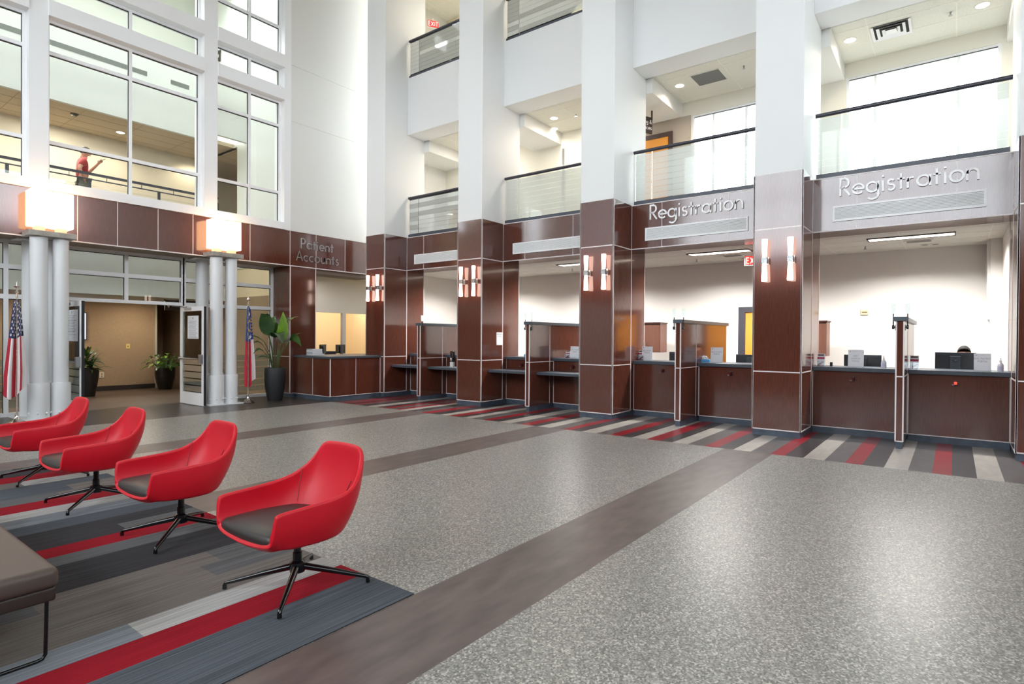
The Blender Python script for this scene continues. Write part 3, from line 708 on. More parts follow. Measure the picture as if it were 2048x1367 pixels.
hang_sign((11.95,5.55,6.46),(.9,-.43,0),.62,.36,['ing &','nic Services'],'dark hanging sign with white words on the second nearest balcony',  .085,'r',.29)
# elevator-like steel strips bay 2
t=thing('steel_corner_guard','polished steel strip on the cream wall of the second balcony, left one','corner guard',(UX-.01,8.2,4.25),'steel wall strips'); MB().box(UX-.02,UX,8.17,8.23,4.25,6.5).build('strip',CHROME,t)
t=thing('steel_corner_guard','polished steel strip on the cream wall of the second balcony, right one','corner guard',(UX-.01,7.35,4.25),'steel wall strips'); MB().box(UX-.02,UX,7.32,7.38,4.25,6.5).build('strip',CHROME,t)
# ceiling things level two
downlight(12.0,1.54,UC,'round lit downlight on the nearest balcony, left of the square diffuser','balcony downlights',9)
downlight(12.0,-.31,UC,'round lit downlight on the nearest balcony, right of the square diffuser','balcony downlights',9)
downlight(12.02,4.7,UC,'round lit downlight on the second nearest balcony beside the grey return grille','balcony downlights',9)
downlight(11.99,7.86,UC,'upper round lit downlight on the second balcony','balcony downlights',9)
downlight(12.6,8.25,UC-.0,'lower round lit downlight on the second balcony near the back wall','balcony downlights',7)
downlight(11.95,10.2,UC,'round lit downlight on the farthest balcony','balcony downlights',9)
for bc in BC: light('upper_lamp','AREA',(12.1,bc,11.1),45,(1,.94,.84),.6,.6)
for bc in BC[:2]: light('balcony_lamp','AREA',(12.1,bc,UC-.04),40,(1,.93,.82),.5,.5)
t=thing('square_diffuser','square white stepped ceiling diffuser on the nearest balcony','air diffuser',(12.02,.92,UC))
for i,r in enumerate((.29,.21,.13)):
    m=MB(); z0=UC-.012-.0*i; q=r-.045; zz=UC-.02-.006*i
    for sx,sy in ((1,0),(-1,0),(0,1),(0,-1)):
        if sx: m.add([(12.02+sx*r,.92-r,zz),(12.02+sx*r,.92+r,zz),(12.02+sx*q,.92+q,zz+.018),(12.02+sx*q,.92-q,zz+.018)],[(0,1,2,3)])
        else: m.add([(12.02-r,.92+sy*r,zz),(12.02+r,.92+sy*r,zz),(12.02+q,.92+sy*q,zz+.018),(12.02-q,.92+sy*q,zz+.018)],[(0,1,2,3)])
    m.build('cone_ring',ALUW,t)
MB().box(11.94,12.1,.84,1.0,UC-.035,UC-.03).build('centre_plate',ALUW,t)
MB().box(11.75,12.29,.65,1.19,UC-.004,UC-.001).build('throat',mat('dark throat',(46,46,46),.8),t)
t=thing('return_grille','flat grey return grille in the second nearest balcony ceiling','air grille',(12.0,4.08,UC))
MB().box(11.72,12.28,3.8,4.36,UC-.006,UC-.001).build('grille',mat('grey egg crate',(112,114,112),.7,noise=(150,.2,1)),t)
MB().box(11.70,11.72,3.78,4.38,UC-.008,UC-.0).box(12.28,12.3,3.78,4.38,UC-.008,UC).build('frame',CEIL,t)
for i,(xx,yy) in enumerate(((11.95,.1),(11.9,3.35),(12.1,7.3))):
    t=thing('sprinkler_head','small sprinkler head in the %s balcony ceiling'%('nearest','second nearest','second')[i],'sprinkler',(xx,yy,UC),'balcony sprinklers')
    MB().tube([(xx,yy,UC),(xx,yy,UC-.05)],.012).build('pipe',STEEL,t); MB().lathe([(.004,-.06),(.03,-.058),(.03,-.052),(.004,-.05)],12,0,(xx,yy,UC)).build('deflector',STEEL,t)
# exit signs
def exit_sign(loc,xd,label):
    t=thing('exit_sign',label,'exit sign',loc); F=frame(loc,xd)
    MB().box(-.17,.17,-.02,.02,-.1,.1,M=F).build('housing',mat('white sign box',(230,226,220),.5),t)
    MB().box(-.16,.16,-.024,-.02,-.09,.09,M=F).build('face',emis('exit red face',(255,64,60),1.6),t)
    m=MB(); text(m,'EXIT',.12,.2,.003,F@Matrix.Translation((0,-.024,-.06)),0,sp=.16,anchor='c'); m.build('lettering',emis('exit letters',(255,190,180),2.0),t,merge=False)
    MB().box(-.02,.02,-.015,.015,.1,.16,M=F).build('mount',mat('white sign box',(230,226,220),.5),t)
exit_sign((12.6,3.32,3.17),(.35,-.94,0),'red lit EXIT sign hanging in the office right of the second nearest bay')
exit_sign((12.0,12.05,10.55),(.85,-.5,0),'red lit EXIT sign high on the upper farthest balcony')
# ------------------------------------------------------------------ office furniture behind the bays
def cupboard(y0,y1,z0,z1,label,x0=13.0):
    t=thing('wall_cupboard',label,'cupboard',(x0,(y0+y1)/2,z0))
    MB().box(x0,x0+.4,y0,y1,z0,z1).build('carcass',mat('cupboard wood',(112,74,60),.4,noise=((14,14,2),.15,5)),t)
    ym=(y0+y1)/2
    for a,b in ((y0+.01,ym-.005),(ym+.005,y1-.01)):
        d=MB().box(x0-.02,x0,a,b,z0+.01,z1-.01).build('door',mat('cupboard wood',(112,74,60)),t); 
        yy=b-.06 if a<ym-.1 else a+.06
        MB().tube([(x0-.02,yy,z0+.12),(x0-.05,yy,z0+.12),(x0-.05,yy,z0+.24),(x0-.02,yy,z0+.24)],.008,8).build('handle',STEEL,d,False) if 0 else MB().tube([(x0-.02,yy,z0+.12),(x0-.05,yy,z0+.12),(x0-.05,yy,z0+.24),(x0-.02,yy,z0+.24)],.008,8).build('handle',STEEL,d)
    MB().box(x0-.04,x0+.4,y0-.02,y1+.02,z1,z1+.03).build('top',mat('cupboard edge',(70,40,34),.4),t)
cupboard(5.5,6.3,1.22,1.9,'brown wall cupboard in the office seen past the middle column')
cupboard(2.02,2.75,1.22,1.9,'brown cupboard end in the office left of the nearest bay counter')
t=thing('office_door','orange office door in dark frame behind the second nearest bay','door',(OX,3.4,0))
MB().box(OX-.03,OX,2.95,3.80,0,2.16).build('leaf',mat('orange wood door',(226,150,52)),t)
MB().box(OX-.06,OX,3.80,3.95,0,2.28).box(OX-.06,OX,2.83,2.95,0,2.28).box(OX-.06,OX,2.95,3.80,2.16,2.28).build('frame',mat('dark grey door frame',(58,56,64),.4),t)
MB().box(OX-.09,OX-.03,3.1,3.5,2.02,2.1,bev=.01).build('closer',mat('pale closer',(214,206,196),.4),t)
t=thing('wall_thermostat','small beige thermostat box on the cream office wall of the nearest bay','thermostat',(OX,1.46,2.1))
MB().box(OX-.03,OX,1.39,1.53,2.06,2.17,bev=.006).build('case',mat('beige plastic',(222,206,170),.5),t); MB().box(OX-.034,OX-.03,1.41,1.51,2.1,2.125).build('window',mat('brown window',(120,100,70),.3),t)
t=thing('wall_post','white square post in the office beside the right end of the nearest bay','post',(13.35,-.55,0)); t['kind']='thing'
MB().box(13.3,13.62,-.656,-.46,0,3.33).build('post',WHITE2,t)
MB().box(13.27,13.3,-.5,-.47,1.9,1.93).build('hook',mat('grey hook',(130,130,130),.4),t)
# ------------------------------------------------------------------ things on the counters
WT=1.1
def monitor(x,y,z,w,h,label,rz=90,logo=False,g=None):
    t=thing('monitor',label,'monitor',(x,y,z),g,R_(rz))   # local: back faces -y -> after rz
    MB().box(-w/2,w/2,-.015,.015,.06,.06+h,bev=.006).build('casing',PLASTICK,t,False)
    MB().box(-w/2+.01,w/2-.01,-.022,-.015,.06+h*.86,.06+h-.006).build('top_band',mat('blue black plastic',(44,50,60),.3),t,False)
    MB().box(-w/2+.008,w/2-.008,.015,.018,.07,.06+h-.01).build('screen',mat('dark screen',(14,14,16),.1),t,False)
    MB().box(-.07,.07,-.05,-.022,-.0,.06+h*.8,bev=.006).build('stand_column',GREYPLAS,t,False)
    MB().box(-.13,.13,-.12,.08,-.0,.012,bev=.004).build('foot',GREYPLAS,t,False)
    if logo:
        m=MB(); m.lathe([(.03,0),(.03,.003),(.001,.003)],24,0,(0,0,0),Matrix.Translation((0,-.05,.06+h*.58))@Matrix.Rotation(R_(90),4,'X')); m.build('badge',mat('badge dark',(20,22,28),.3),t,False)
        m=MB(); text(m,'h',.03,.16,.001,Matrix.Translation((-.013,-.0535,.06+h*.58-.012)),0); 
        text(m,'b',.03,.16,.001,Matrix.Translation((.004,-.0535,.06+h*.58+.014))@Matrix.Scale(-1,4,(0,0,1)),0); m.build('logo',mat('grey logo',(110,116,124),.4),t,False)
    return t
ROT=-90   # back towards the hall (-x): local -y -> world -x needs rz=-90
DK=.86   # desk height behind the counters
MBs=[(11.62,-.02,.52,.30,'large dark monitor in front of the seated man, nearest bay, its back to the hall',True,1.0),
     (11.72,1.26,.56,.25,'dark monitor half hidden by the Next Window Please sign',False,.98),
     (11.7,4.50,.48,.24,'dark monitor left of the second nearest divider',False,.97),
     (11.75,3.12,.56,.22,'dark monitor in front of the seated person with short dark hair',False,.97)]
for x_,y_,w,h,lb,lg,z in MBs: monitor(x_,y_,z,w,h,lb,ROT,lg,None)
# staff worktop carrying the monitors
for k,bc in ((2,BC[2]),(3,BC[3])):
    c=bc-.01
    for side,(y0,y1) in (('right',(bc-BW,c-.05)),('left',(c+.05,bc+BW))):
        t=thing('staff_desk','staff desk behind the counter, '+dtxt(k,side),'desk',(11.8,(y0+y1)/2,0),'staff desks')
        zz={('right',3):1.0,('left',3):.98}.get((side,k),.97)
        MB().box(11.52,12.35,y0+.03,y1-.03,zz-.04,zz,bev=.004).build('desk_top',LEDGE,t)
        for yy in (y0+.08,y1-.08): MB().box(11.6,12.3,yy-.02,yy+.02,0,zz-.04).build('panel_leg',mat('desk side',(90,60,50),.5),t)
def acrylic_sign(y,z,w,h,lines,label,x=11.06,tilt=6,hd=True,th=.026):
    t=thing('acrylic_sign',label,'sign',(x,y,z)); F=frame((x,y,z),(0,-1,0))@Matrix.Rotation(R_(-tilt),4,'X')
    MB().box(-w/2,w/2,-.003,.003,0,h,M=F).build('sheet',PAPER,t)
    m=MB(); 
    for i,l in enumerate(lines): text(m,l,th,.1,.0006,F@Matrix.Translation((0,-.0032,h*(.66 if len(lines)==2 else .6)-i*th*1.6)),0,sp=.12,anchor='c')
    m.box(-w*.4,-w*.34,-.0036,-.003,h*.88,h*.93,M=F); m.build('lettering',mat('pale grey print',(132,134,142),.7),t,merge=False)
    m=MB(); m.box(-w*.32,w*.1,-.0036,-.003,h*.9,h*.912,M=F); m.build('print',mat('faint print',(196,198,204),.7),t)
    MB().box(-w/2,w/2,-.03,.05,0,.004,M=frame((x,y,z),(0,-1,0))).build('foot',glassm('acrylic',(240,244,246)),t)
acrylic_sign(1.285,WT,.225,.285,['NEXT','WINDOW','PLEASE'],'white counter sign reading Next Window Please before a monitor')
PP=['DMC PATIENT','PORTAL']
acrylic_sign(-.34,WT,.2,.26,PP,'white Patient Portal sign beside the large monitor in the nearest bay')
acrylic_sign(4.96,WT,.225,.285,PP,'white Patient Portal sign beside magenta leaflets, second nearest bay')
acrylic_sign(3.56,WT,.225,.29,PP,'white Patient Portal sign between tissue box and monitor, second nearest bay')
acrylic_sign(7.57,WT,.2,.275,PP,'white Patient Portal sign partly hidden by the second bay divider')
acrylic_sign(6.66,WT,.24,.26,PP,'white Patient Portal sign beside leaflets above the second bay shelf')
# notice on the side of the second column
t=thing('paper_notice','small white paper notice on the dark side of the second column','notice',(10.6,YC[1]-HW,1.5)); yy=YC[1]-HW
MB().box(10.475,10.70,yy-.003,yy-.001,1.37,1.665).build('sheet',PAPER,t)
m=MB(); m.box(10.5,10.52,yy-.0035,yy-.003,1.60,1.64).box(10.53,10.67,yy-.0035,yy-.003,1.625,1.635).box(10.53,10.66,yy-.0035,yy-.003,1.605,1.613).box(10.5,10.67,yy-.0035,yy-.003,1.57,1.58); m.build('print',mat('pale grey print',(132,134,142)),t)
def leaflets(y,z,label,x=11.06,w=.13,h=.2):
    t=thing('leaflet_holder',label,'leaflet holder',(x,y,z)); F=frame((x,y,z),(0,-1,0))@Matrix.Rotation(R_(-8),4,'X')
    MB().box(-w/2,w/2,.012,.018,0,h,M=F).box(-w/2,w/2,-.03,-.027,0,h*.5,M=F).box(-w/2,w/2,-.03,.018,0,.003,M=F).build('holder',glassm('acrylic',(240,244,246)),t)
    l=MB().box(-w*.45,w*.45,-.005,.008,.003,h*1.05,M=F).build('leaflet',PAPER,t)
    MB().box(-w*.42,w*.42,-.0062,-.005,h*.6,h*.76,M=F).add([(-w*.42,-.0062,.02),(0,-.0062,.02),(w*.42,-.0062,h*.4),(w*.2,-.0062,h*.4)],[(0,1,2,3)],0,False,F).box(-w*.42,w*.42,-.0062,-.005,.004,.018,M=F).build('print',MAGENTA,t)
    MB().box(-w*.36,w*.36,-.0064,-.005,h*.86,h*1.0,M=F).build('photo',mat('dark photo print',(86,58,60),.5),t)
    return t
leaflets(.49,WT,'leaflet holder with magenta print right of the nearest divider')
leaflets(1.80,WT,'leaflet holder with magenta print at the far left of the nearest bay counter')
leaflets(5.09,WT,'leaflet holder with magenta print beside the middle column')
leaflets(6.84,WT,'small leaflet holder with dark red print in the second bay',w=.12,h=.15)
t=thing('desk_phone','small black phone handset standing by the leaflets, nearest bay counter','phone',(11.12,1.66,WT))
MB().box(11.1,11.14,1.63,1.67,WT,WT+.07,bev=.008,M=Matrix.Translation((0,0,0))).build('handset',PLASTICK,t)
def sanitizer(y,label,x=11.06):
    t=thing('sanitizer_bottle',label,'bottle',(x,y,WT),'hand sanitizer bottles')
    MB().lathe([(.034,0),(.037,.01),(.037,.09),(.03,.115),(.014,.13),(.013,.14),(.001,.14)],20).build('bottle',mat('clear gel plastic',(226,228,236),.15,trans=.4),t,None,False) if 0 else MB().lathe([(.034,0),(.037,.01),(.037,.09),(.03,.115),(.014,.13),(.013,.14),(.001,.14)],20,0,(x,y,WT)).build('bottle',mat('clear gel plastic',(222,224,234),.15),t)
    MB().lathe([(.015,.14),(.016,.165),(.006,.168),(.006,.185),(.001,.185)],14,0,(x,y,WT)).box(x-.035,x+.008,y-.008,y+.008,WT+.185,WT+.198,bev=.003).build('pump',mat('white pump plastic',(240,240,242),.4),t)
    MB().lathe([(.0375,.03),(.0375,.075)],20,0,(x,y,WT)).build('label_band',mat('pale lilac label',(206,204,226),.5),t)
sanitizer(.895,'clear hand sanitizer bottle right of the Next Window Please sign')
sanitizer(-.545,'clear hand sanitizer bottle at the right end of the nearest bay counter')
def tissue(y,label,x=11.05,w=.2):
    t=thing('tissue_box',label,'tissue box',(x,y,WT))
    MB().box(x-.06,x+.06,y-w/2,y+w/2,WT,WT+.06,bev=.004).build('box',mat('sky blue card',(92,176,232),.5,noise=(14,.2,3)),t)
    m=MB(); bm=bmesh.new(); bmesh.ops.create_icosphere(bm,subdivisions=3,radius=1)
    for v in bm.verts:
        d=v.co.copy(); f=1+.25*math.sin(7*d.x+3*d.z)*math.cos(6*d.y); v.co=Vector((x+.05*d.x*f,y+.07*d.y*f,WT+.065+.06*max(d.z,-.2)*f))
    bm.verts.index_update(); m.add([v.co[:] for v in bm.verts],[[v.index for v in f.verts] for f in bm.faces],0,True); bm.free(); m.build('tissue',mat('white tissue',(240,238,240),.8),t)
tissue(3.79,'blue tissue box with white tissue, second nearest bay right of the divider')
tissue(7.9,'blue tissue box with crumpled tissue, second bay left half')
# small device and card on the farthest bay shelf
t=thing('hand_dispenser','black and chrome dispenser on a white stand on the farthest bay shelf','dispenser',(10.55,10.0,.812)); x_,y_=10.55,9.86
MB().box(x_-.05,x_+.05,y_-.06,y_+.06,.812,.82).box(x_-.035,x_+.035,y_-.05,y_+.05,.82,.935,bev=.006).build('stand',mat('white stand',(232,232,234),.4),t)
MB().box(x_-.03,x_+.05,y_-.055,y_+.055,.935,1.2,bev=.02).build('body',PLASTICK,t)
MB().box(x_-.036,x_-.03,y_-.042,y_-.034,1.04,1.17).box(x_-.036,x_-.03,y_+.034,y_+.042,1.04,1.17).box(x_-.036,x_-.03,y_-.042,y_+.042,1.15,1.17).ball((x_-.04,y_,1.0),(.03,.035,.05)).build('front_trim',CHROME,t)
t=thing('table_card','folded white and dark red tent card on the farthest bay shelf','card',(10.7,9.62,.812))
MB().add([(10.66,9.58,.812),(10.66,9.76,.812),(10.72,9.76,.812),(10.72,9.58,.812),(10.69,9.58,.95),(10.69,9.76,.95)],[(0,1,5,4),(2,3,4,5),(0,3,2,1),(1,2,5),(3,0,4)]).build('card',[mat('dark red card',(150,28,48),.5)],t)
MB().add([(10.659,9.70,.814),(10.659,9.76,.814),(10.689,9.76,.948),(10.689,9.72,.948)],[(0,1,2,3)]).build('white_side',PAPER,t)
# items on reception counter
t0=None
for i,(dx,th,c) in enumerate(((0,.035,(214,212,210)),(.02,.03,(168,172,178)),(.0,.045,(220,222,224)),(.01,.03,(190,192,196)))):
    pass
zz=1.065
for i,(w,th,c,lb) in enumerate(((.36,.035,(206,206,206),'bottom pale folder of the stack on the reception counter'),(.3,.05,(170,176,182),'second grey binder up in the stack on the reception counter'),(.29,.04,(226,226,228),'white book second from the top of the reception counter stack'),(.29,.035,(188,192,198),'top grey book of the stack on the reception counter'))):
    t=thing('binder',lb,'book',(8.72,12.9,zz),'stack of books on the reception counter')
    MB().box(8.55,8.55+w,12.75,13.0,zz,zz+th,bev=.003).build('cover',mat('cover %d'%i,c,.5),t)
    MB().box(8.556,8.55+w-.004,12.746,12.75,zz+.006,zz+th-.006).build('pages',PAPER,t); zz+=th
monitor(9.55,13.75,1.02,.36,.24,'black screen on the reception counter below the Patient Accounts sign',30)
monitor(10.75,14.6,.98,.46,.26,'dark monitor behind the reception counter beside the far column',20)
t=thing('desk_printer','low black printer behind the reception counter','printer',(9.95,14.0,.98)); MB().box(9.78,10.1,13.9,14.2,.98,1.13,bev=.02).build('case',PLASTICK,t); MB().box(9.82,10.06,13.88,13.9,1.0,1.04).build('tray',GREYPLAS,t)
t=thing('staff_desk','staff desk behind the reception counter','desk',(10,14.2,0)); MB().box(9.1,11.4,13.45,14.9,.94,.98).build('desk_top',LEDGE,t); MB().box(9.12,9.16,13.5,14.85,0,.94).build('panel_leg',LEDGE,t); MB().box(11.3,11.34,13.5,14.85,0,.94).build('panel_leg',LEDGE,t)
# signs and fittings in the far lobby
hang_sign((7.4,17.0,2.5),(1,0,0),1.1,.28,['Elevators'],'dark hanging sign reading Elevators over the far lobby',.075,'l',-.38,(40,36,36),.01)
m=MB(); F=frame((6.96,16.978,2.34),(1,0,0)); o_=[o for o in bpy.data.objects if o.name.startswith('hanging_sign')][-1]
m.add([(-.07,-.002,.03),(.03,-.002,.03),(-.02,-.002,-.06)],[(0,1,2)],0,False,F).box(-.03,-.01,-.003,-.0,.03,.08,M=F); m.build('arrow',MATS['white sign print'],o_)
hang_sign((8.0,16.9,9.72),(1,0,0),.55,.3,['Denta'],'dark hanging sign reading Denta behind the top entry windows', .14,'l',-.24,(70,74,72),.25)
t=thing('wall_outlet','small yellow switch plate on the tan lobby wall','switch',(6.55,18.64,1.15)); MB().box(6.5,6.6,18.635,18.65,1.15,1.29,bev=.004).build('plate',mat('cream switch plate',(226,196,120),.5),t); MB().box(6.54,6.56,18.63,18.635,1.2,1.24).build('toggle',mat('dark toggle',(120,90,50),.5),t)
t=thing('wall_outlet','small pale outlet plate low on the tan lobby wall beside the spiky plant','outlet',(5.9,18.64,.35)); MB().box(5.86,5.97,18.635,18.65,.36,.52,bev=.004).build('plate',mat('pale plate',(220,206,182),.5),t); MB().box(5.9,5.93,18.632,18.635,.39,.42).box(5.9,5.93,18.632,18.635,.45,.48).build('socket',mat('dark toggle',(120,90,50)),t)
t=thing('wall_screen','thin lit wall screen edge in the lobby behind the left door leaf','screen',(5.05,18.6,1.6)); MB().box(4.5,5.55,18.58,18.645,1.4,2.14,bev=.006).build('casing',PLASTICK,t); MB().box(4.52,5.53,18.575,18.58,1.42,2.12).build('display',emis('screen white',(235,238,255),1.2),t)
t=thing('smoke_detector','small round smoke detector on the warm corridor ceiling above the walking man','smoke detector',(4.75,16.75,6.8)); MB().lathe([(.001,-.06),(.05,-.055),(.075,-.02),(.09,0)],18,0,(4.75,16.75,6.8)).build('body',mat('grey detector',(92,84,72),.5),t)
# ------------------------------------------------------------------ rug
def carpet(nm,c,a=.42): return mat(nm,c,.95,spec=.1,noise=((1.2,130,1),a,3),bump=((3,260,3),.3))
RC=[carpet('carpet red',(142,26,38),.2),carpet('carpet pale grey',(168,166,164)),carpet('carpet taupe grey',(112,106,102)),carpet('carpet mid grey',(96,96,98)),carpet('carpet charcoal',(60,59,62)),carpet('carpet blue grey',(122,127,134)),carpet('carpet dark blue grey',(82,87,94))]
rows=[(2.572,2.80,6,6),(2.80,3.04,6,6),(3.04,3.285,0,0),(3.285,3.50,1,5),(3.50,3.76,2,3),(3.76,4.0,2,3),(4.0,4.24,3,2),(4.24,4.48,4,3),(4.48,4.74,4,4),(4.74,4.95,3,2),(4.95,5.18,0,0),(5.18,5.42,4,3),(5.42,5.66,4,4),(5.66,5.92,6,5),(5.92,6.18,5,5),(6.18,6.42,1,5),(6.42,6.72,0,0),(6.72,6.98,3,2),(6.98,7.24,2,6),(7.24,7.5,6,3),(7.5,7.76,2,1),(7.76,8.06,0,0),(8.06,8.3,4,4),(8.3,8.54,3,4)]
rug=thing('striped_rug','long carpet of grey, charcoal and red plank stripes under the red chairs','rug',(0,5.5,0))
m=MB(); RX0,RX1=-2.0,2.43; zt=.006
for i,(a,b,c1,c2) in enumerate(rows):
    xs=[RX0]; xx=RX1-[.45,1.0,.72,.2,.86,.6][i%6]; pts=[]
    while xx>RX0+.2: pts.append(xx); xx-=1.0
    xs=[RX0]+pts[::-1]+[RX1]
    for j in range(len(xs)-1):
        c=c1 if (j+i)%3 else c2
        m.quad((xs[j],a,zt),(xs[j+1],a,zt),(xs[j+1],b,zt),(xs[j],b,zt),c)
m.build('carpet_planks',RC,rug)
MB().box(RX0,RX1,rows[0][0],rows[-1][1],.0008,zt-.001).build('backing',mat('carpet backing',(40,40,42),.9),rug)
# ------------------------------------------------------------------ red swivel chairs
RED=mat('red leather',(206,16,38),.42,spec=.45,noise=(300,.05,2),bump=(420,.06))
PAD=mat('charcoal leather',(52,47,45),.4,spec=.45,bump=(350,.06))
BLK=mat('black lacquered steel',(14,14,16),.18,spec=.6)
def catmull(pts,n):
    out=[]; P=[Vector(p) for p in pts]
    for i in range(len(P)-1):
        a=P[max(i-1,0)];b=P[i];c=P[i+1];d=P[min(i+2,len(P)-1)]
        for k in range(n):
            t=k/n; out.append(.5*((2*b)+(c-a)*t+(2*a-5*b+4*c-d)*t*t+(3*b-a-3*c+d)*t**3))
    out.append(P[-1]); return out
def chair(loc,label):
    t=thing('swivel_armchair',label,'chair',loc,'red swivel armchairs')
    rim=[(-.372,0,.376),(-.368,.14,.380),(-.360,.24,.390),(-.352,.292,.405),(-.347,.314,.44),(-.344,.322,.50),(-.338,.326,.555),(-.312,.328,.58),(-.15,.334,.588),(.03,.338,.598),(.14,.330,.618),(.215,.306,.655),(.268,.274,.705),(.307,.246,.762),(.333,.216,.81),(.347,.168,.836),(.354,.085,.843),(.356,0,.844)]
    base=[(-.335,0,.345),(-.33,.12,.347),(-.322,.2,.35),(-.31,.25,.356),(-.295,.268,.36),(-.27,.278,.358),(-.24,.283,.352),(-.19,.285,.346),(-.08,.286,.338),(.02,.282,.336),(.09,.27,.338),(.14,.248,.344),(.172,.218,.35),(.195,.182,.355),(.21,.142,.36),(.22,.1,.364),(.227,.05,.366),(.229,0,.367)]
    n=3; Rm=catmull(rim,n); Bs=catmull(base,n); H=len(Rm)
    ring=lambda A:[p for p in A]+[Vector((p.x,-p.y,p.z)) for p in A[-2:0:-1]]
    Rr=ring(Rm); Br=ring(Bs); N=len(Rr); C=Vector((-.02,0,.318))
    vs=[];fs=[]; T=9
    for j in range(T+1):
        f=j/T
        for r,b in zip(Rr,Br):
            # from rim (f=0) to base ring with gentle belly
            p=r.lerp(b,f); out=Vector((b.x-C.x,b.y,0)); out=out.normalized() if out.length>1e-4 else out
            hgt=(r.z-b.z); p+=out*(.085*hgt)*math.sin(math.pi*f)*(1 if r.z>.45 else .4)
            if f>.75: p.z-=0
            vs.append(p)
    for j in range(1,4):
        f=j/3.5
        for b in Br: 
            p=b.lerp(C,f); p.z=b.z+(C.z-b.z)*math.sin(f*math.pi/2); vs.append(p)
    vs.append(C); rows_=T+1+3
    for j in range(rows_-1):
        for k in range(N): fs.append((j*N+k,(j+1)*N+k,(j+1)*N+(k+1)%N,j*N+(k+1)%N))
    for k in range(N): fs.append(((rows_-1)*N+k,len(vs)-1,(rows_-1)*N+(k+1)%N))
    m=MB(); m.add(vs,fs,0,True); o=m.build('shell',RED,t,False,180)
    bm=bmesh.new(); bm.from_mesh(o.data)
    bmesh.ops.recalc_face_normals(bm,faces=bm.faces)
    # outward check
    f0=max(bm.faces,key=lambda f:f.calc_center_median().x)
    if f0.normal.x<0: bmesh.ops.reverse_faces(bm,faces=bm.faces)
    bm.to_mesh(o.data); bm.free()
    s=o.modifiers.new('Solid','SOLIDIFY'); s.thickness=.03; s.offset=-1; s.use_even_offset=False
    b=o.modifiers.new('Sub','SUBSURF'); b.levels=1; b.render_levels=2
    # seat pad
    m=MB(); half=[(-.362,0),(-.358,.14),(-.35,.23),(-.335,.27),(-.29,.283),(-.1,.286),(.05,.278),(.15,.25),(.2,.17),(.22,.08),(.225,0)]
    R2=catmull([(a,b,0) for a,b in half],3); R2=R2+[Vector((p.x,-p.y,0)) for p in R2[-2:0:-1]]; N=len(R2); vs=[];fs=[]
    c=Vector((-.06,0,0)); prof=[(.93,.372),(.985,.385),(1.0,.41),(.985,.434),(.94,.45),(.8,.461),(.5,.465),(.0,.466)]
    for sc,z in prof[:-1]:
        for p in R2:
            q=c+(p-c)*sc; vs.append((q.x,q.y,z-.03*max(0,(q.x+.1))/.3*.5))
    vs.append((c.x,0,.452)); J=len(prof)-1
    for j in range(J-1):
        for k in range(N): fs.append((j*N+k,j*N+(k+1)%N,(j+1)*N+(k+1)%N,(j+1)*N+k))
    for k in range(N): fs.append(((J-1)*N+k,(J-1)*N+(k+1)%N,len(vs)-1))
    fs.append(tuple(range(N-1,-1,-1)))
    m.add(vs,fs,0,True); m.build('seat_pad',PAD,t,False,80)
    # stem, hub, legs
    MB().lathe([(.028,.12),(.028,.215),(.022,.218),(.022,.32)],20).build('stem',BLK,t,False)
    MB().lathe([(.02,.085),(.045,.095),(.05,.125),(.046,.155),(.03,.165)],20).build('hub',BLK,t,False)
    for k in range(4):
        a=R_(45+90*k); u=Vector((math.cos(a),math.sin(a),0)); 
        m=MB(); m.tube([u*.03+Vector((0,0,.128)),u*.2+Vector((0,0,.092)),u*.395+Vector((0,0,.048)),u*.418+Vector((0,0,.042)),u*.424+Vector((0,0,.028)),u*.424+Vector((0,0,.008))],[.022,.018,.0125,.0125,.0125,.0135],12)
        m.build('leg',BLK,t,False)
        MB().lathe([(.016,.0065),(.016,.012),(.008,.014)],12,0,tuple(u*.424)).build('glide',PLASTICK,t,False) if 0 else None
    # seam pipings inside where arms meet back
    for s in (1,-1):
        MB().tube([(.20,s*.262,.655),(.165,s*.238,.56),(.13,s*.208,.46)],.003,6).build('seam',mat('dark red seam',(120,8,22),.6),t,False)
    return t
z0=.006
C0=chair((2.055,3.21,z0),'red swivel armchair nearest the camera, right end of the row of four')
for (xx,yy),lb in (((2.04,4.76),'red swivel armchair, second from the camera in the row of four'),((1.95,6.28),'red swivel armchair, third from the camera, partly behind its neighbour'),((1.945,7.77),'red swivel armchair farthest from the camera, cut by the left picture edge')):
    dup(C0,(xx,yy,z0),lb)
# ------------------------------------------------------------------ bench
t=thing('upholstered_bench','dark taupe upholstered bench on thin black steel loop legs, lower left','bench',(.4,4.4,z0))
BT=mat('taupe leather',(86,74,68),.45,spec=.4,noise=(200,.06,2),bump=(300,.08))
by0,by1,bx0,bx1=3.38,6.4,-.1,.905
def cushion(x0,x1,y0,y1,za,zb,r,cap):
    m=MB(); bm=bmesh.new(); bmesh.ops.create_cube(bm,size=1)
    for v in bm.verts: v.co=Vector(((x0+x1)/2+v.co.x*(x1-x0),(y0+y1)/2+v.co.y*(y1-y0),(za+zb)/2+v.co.z*(zb-za)))
    bmesh.ops.bevel(bm,geom=list(bm.edges),offset=r,segments=5,affect='EDGES',profile=.5); bm.verts.index_update()
    m.add([v.co[:] for v in bm.verts],[[v.index for v in f.verts] for f in bm.faces],0,True); bm.free(); return m
cushion(bx0,bx1,by0,by1,.345,.445,.035,0).build('seat_cushion',BT,t)
cushion(bx0+.012,bx1-.012,by0+.012,by1-.012,.285,.35,.012,0).build('seat_base',mat('dark brown upholstery',(52,42,38),.5,bump=(300,.08)),t)
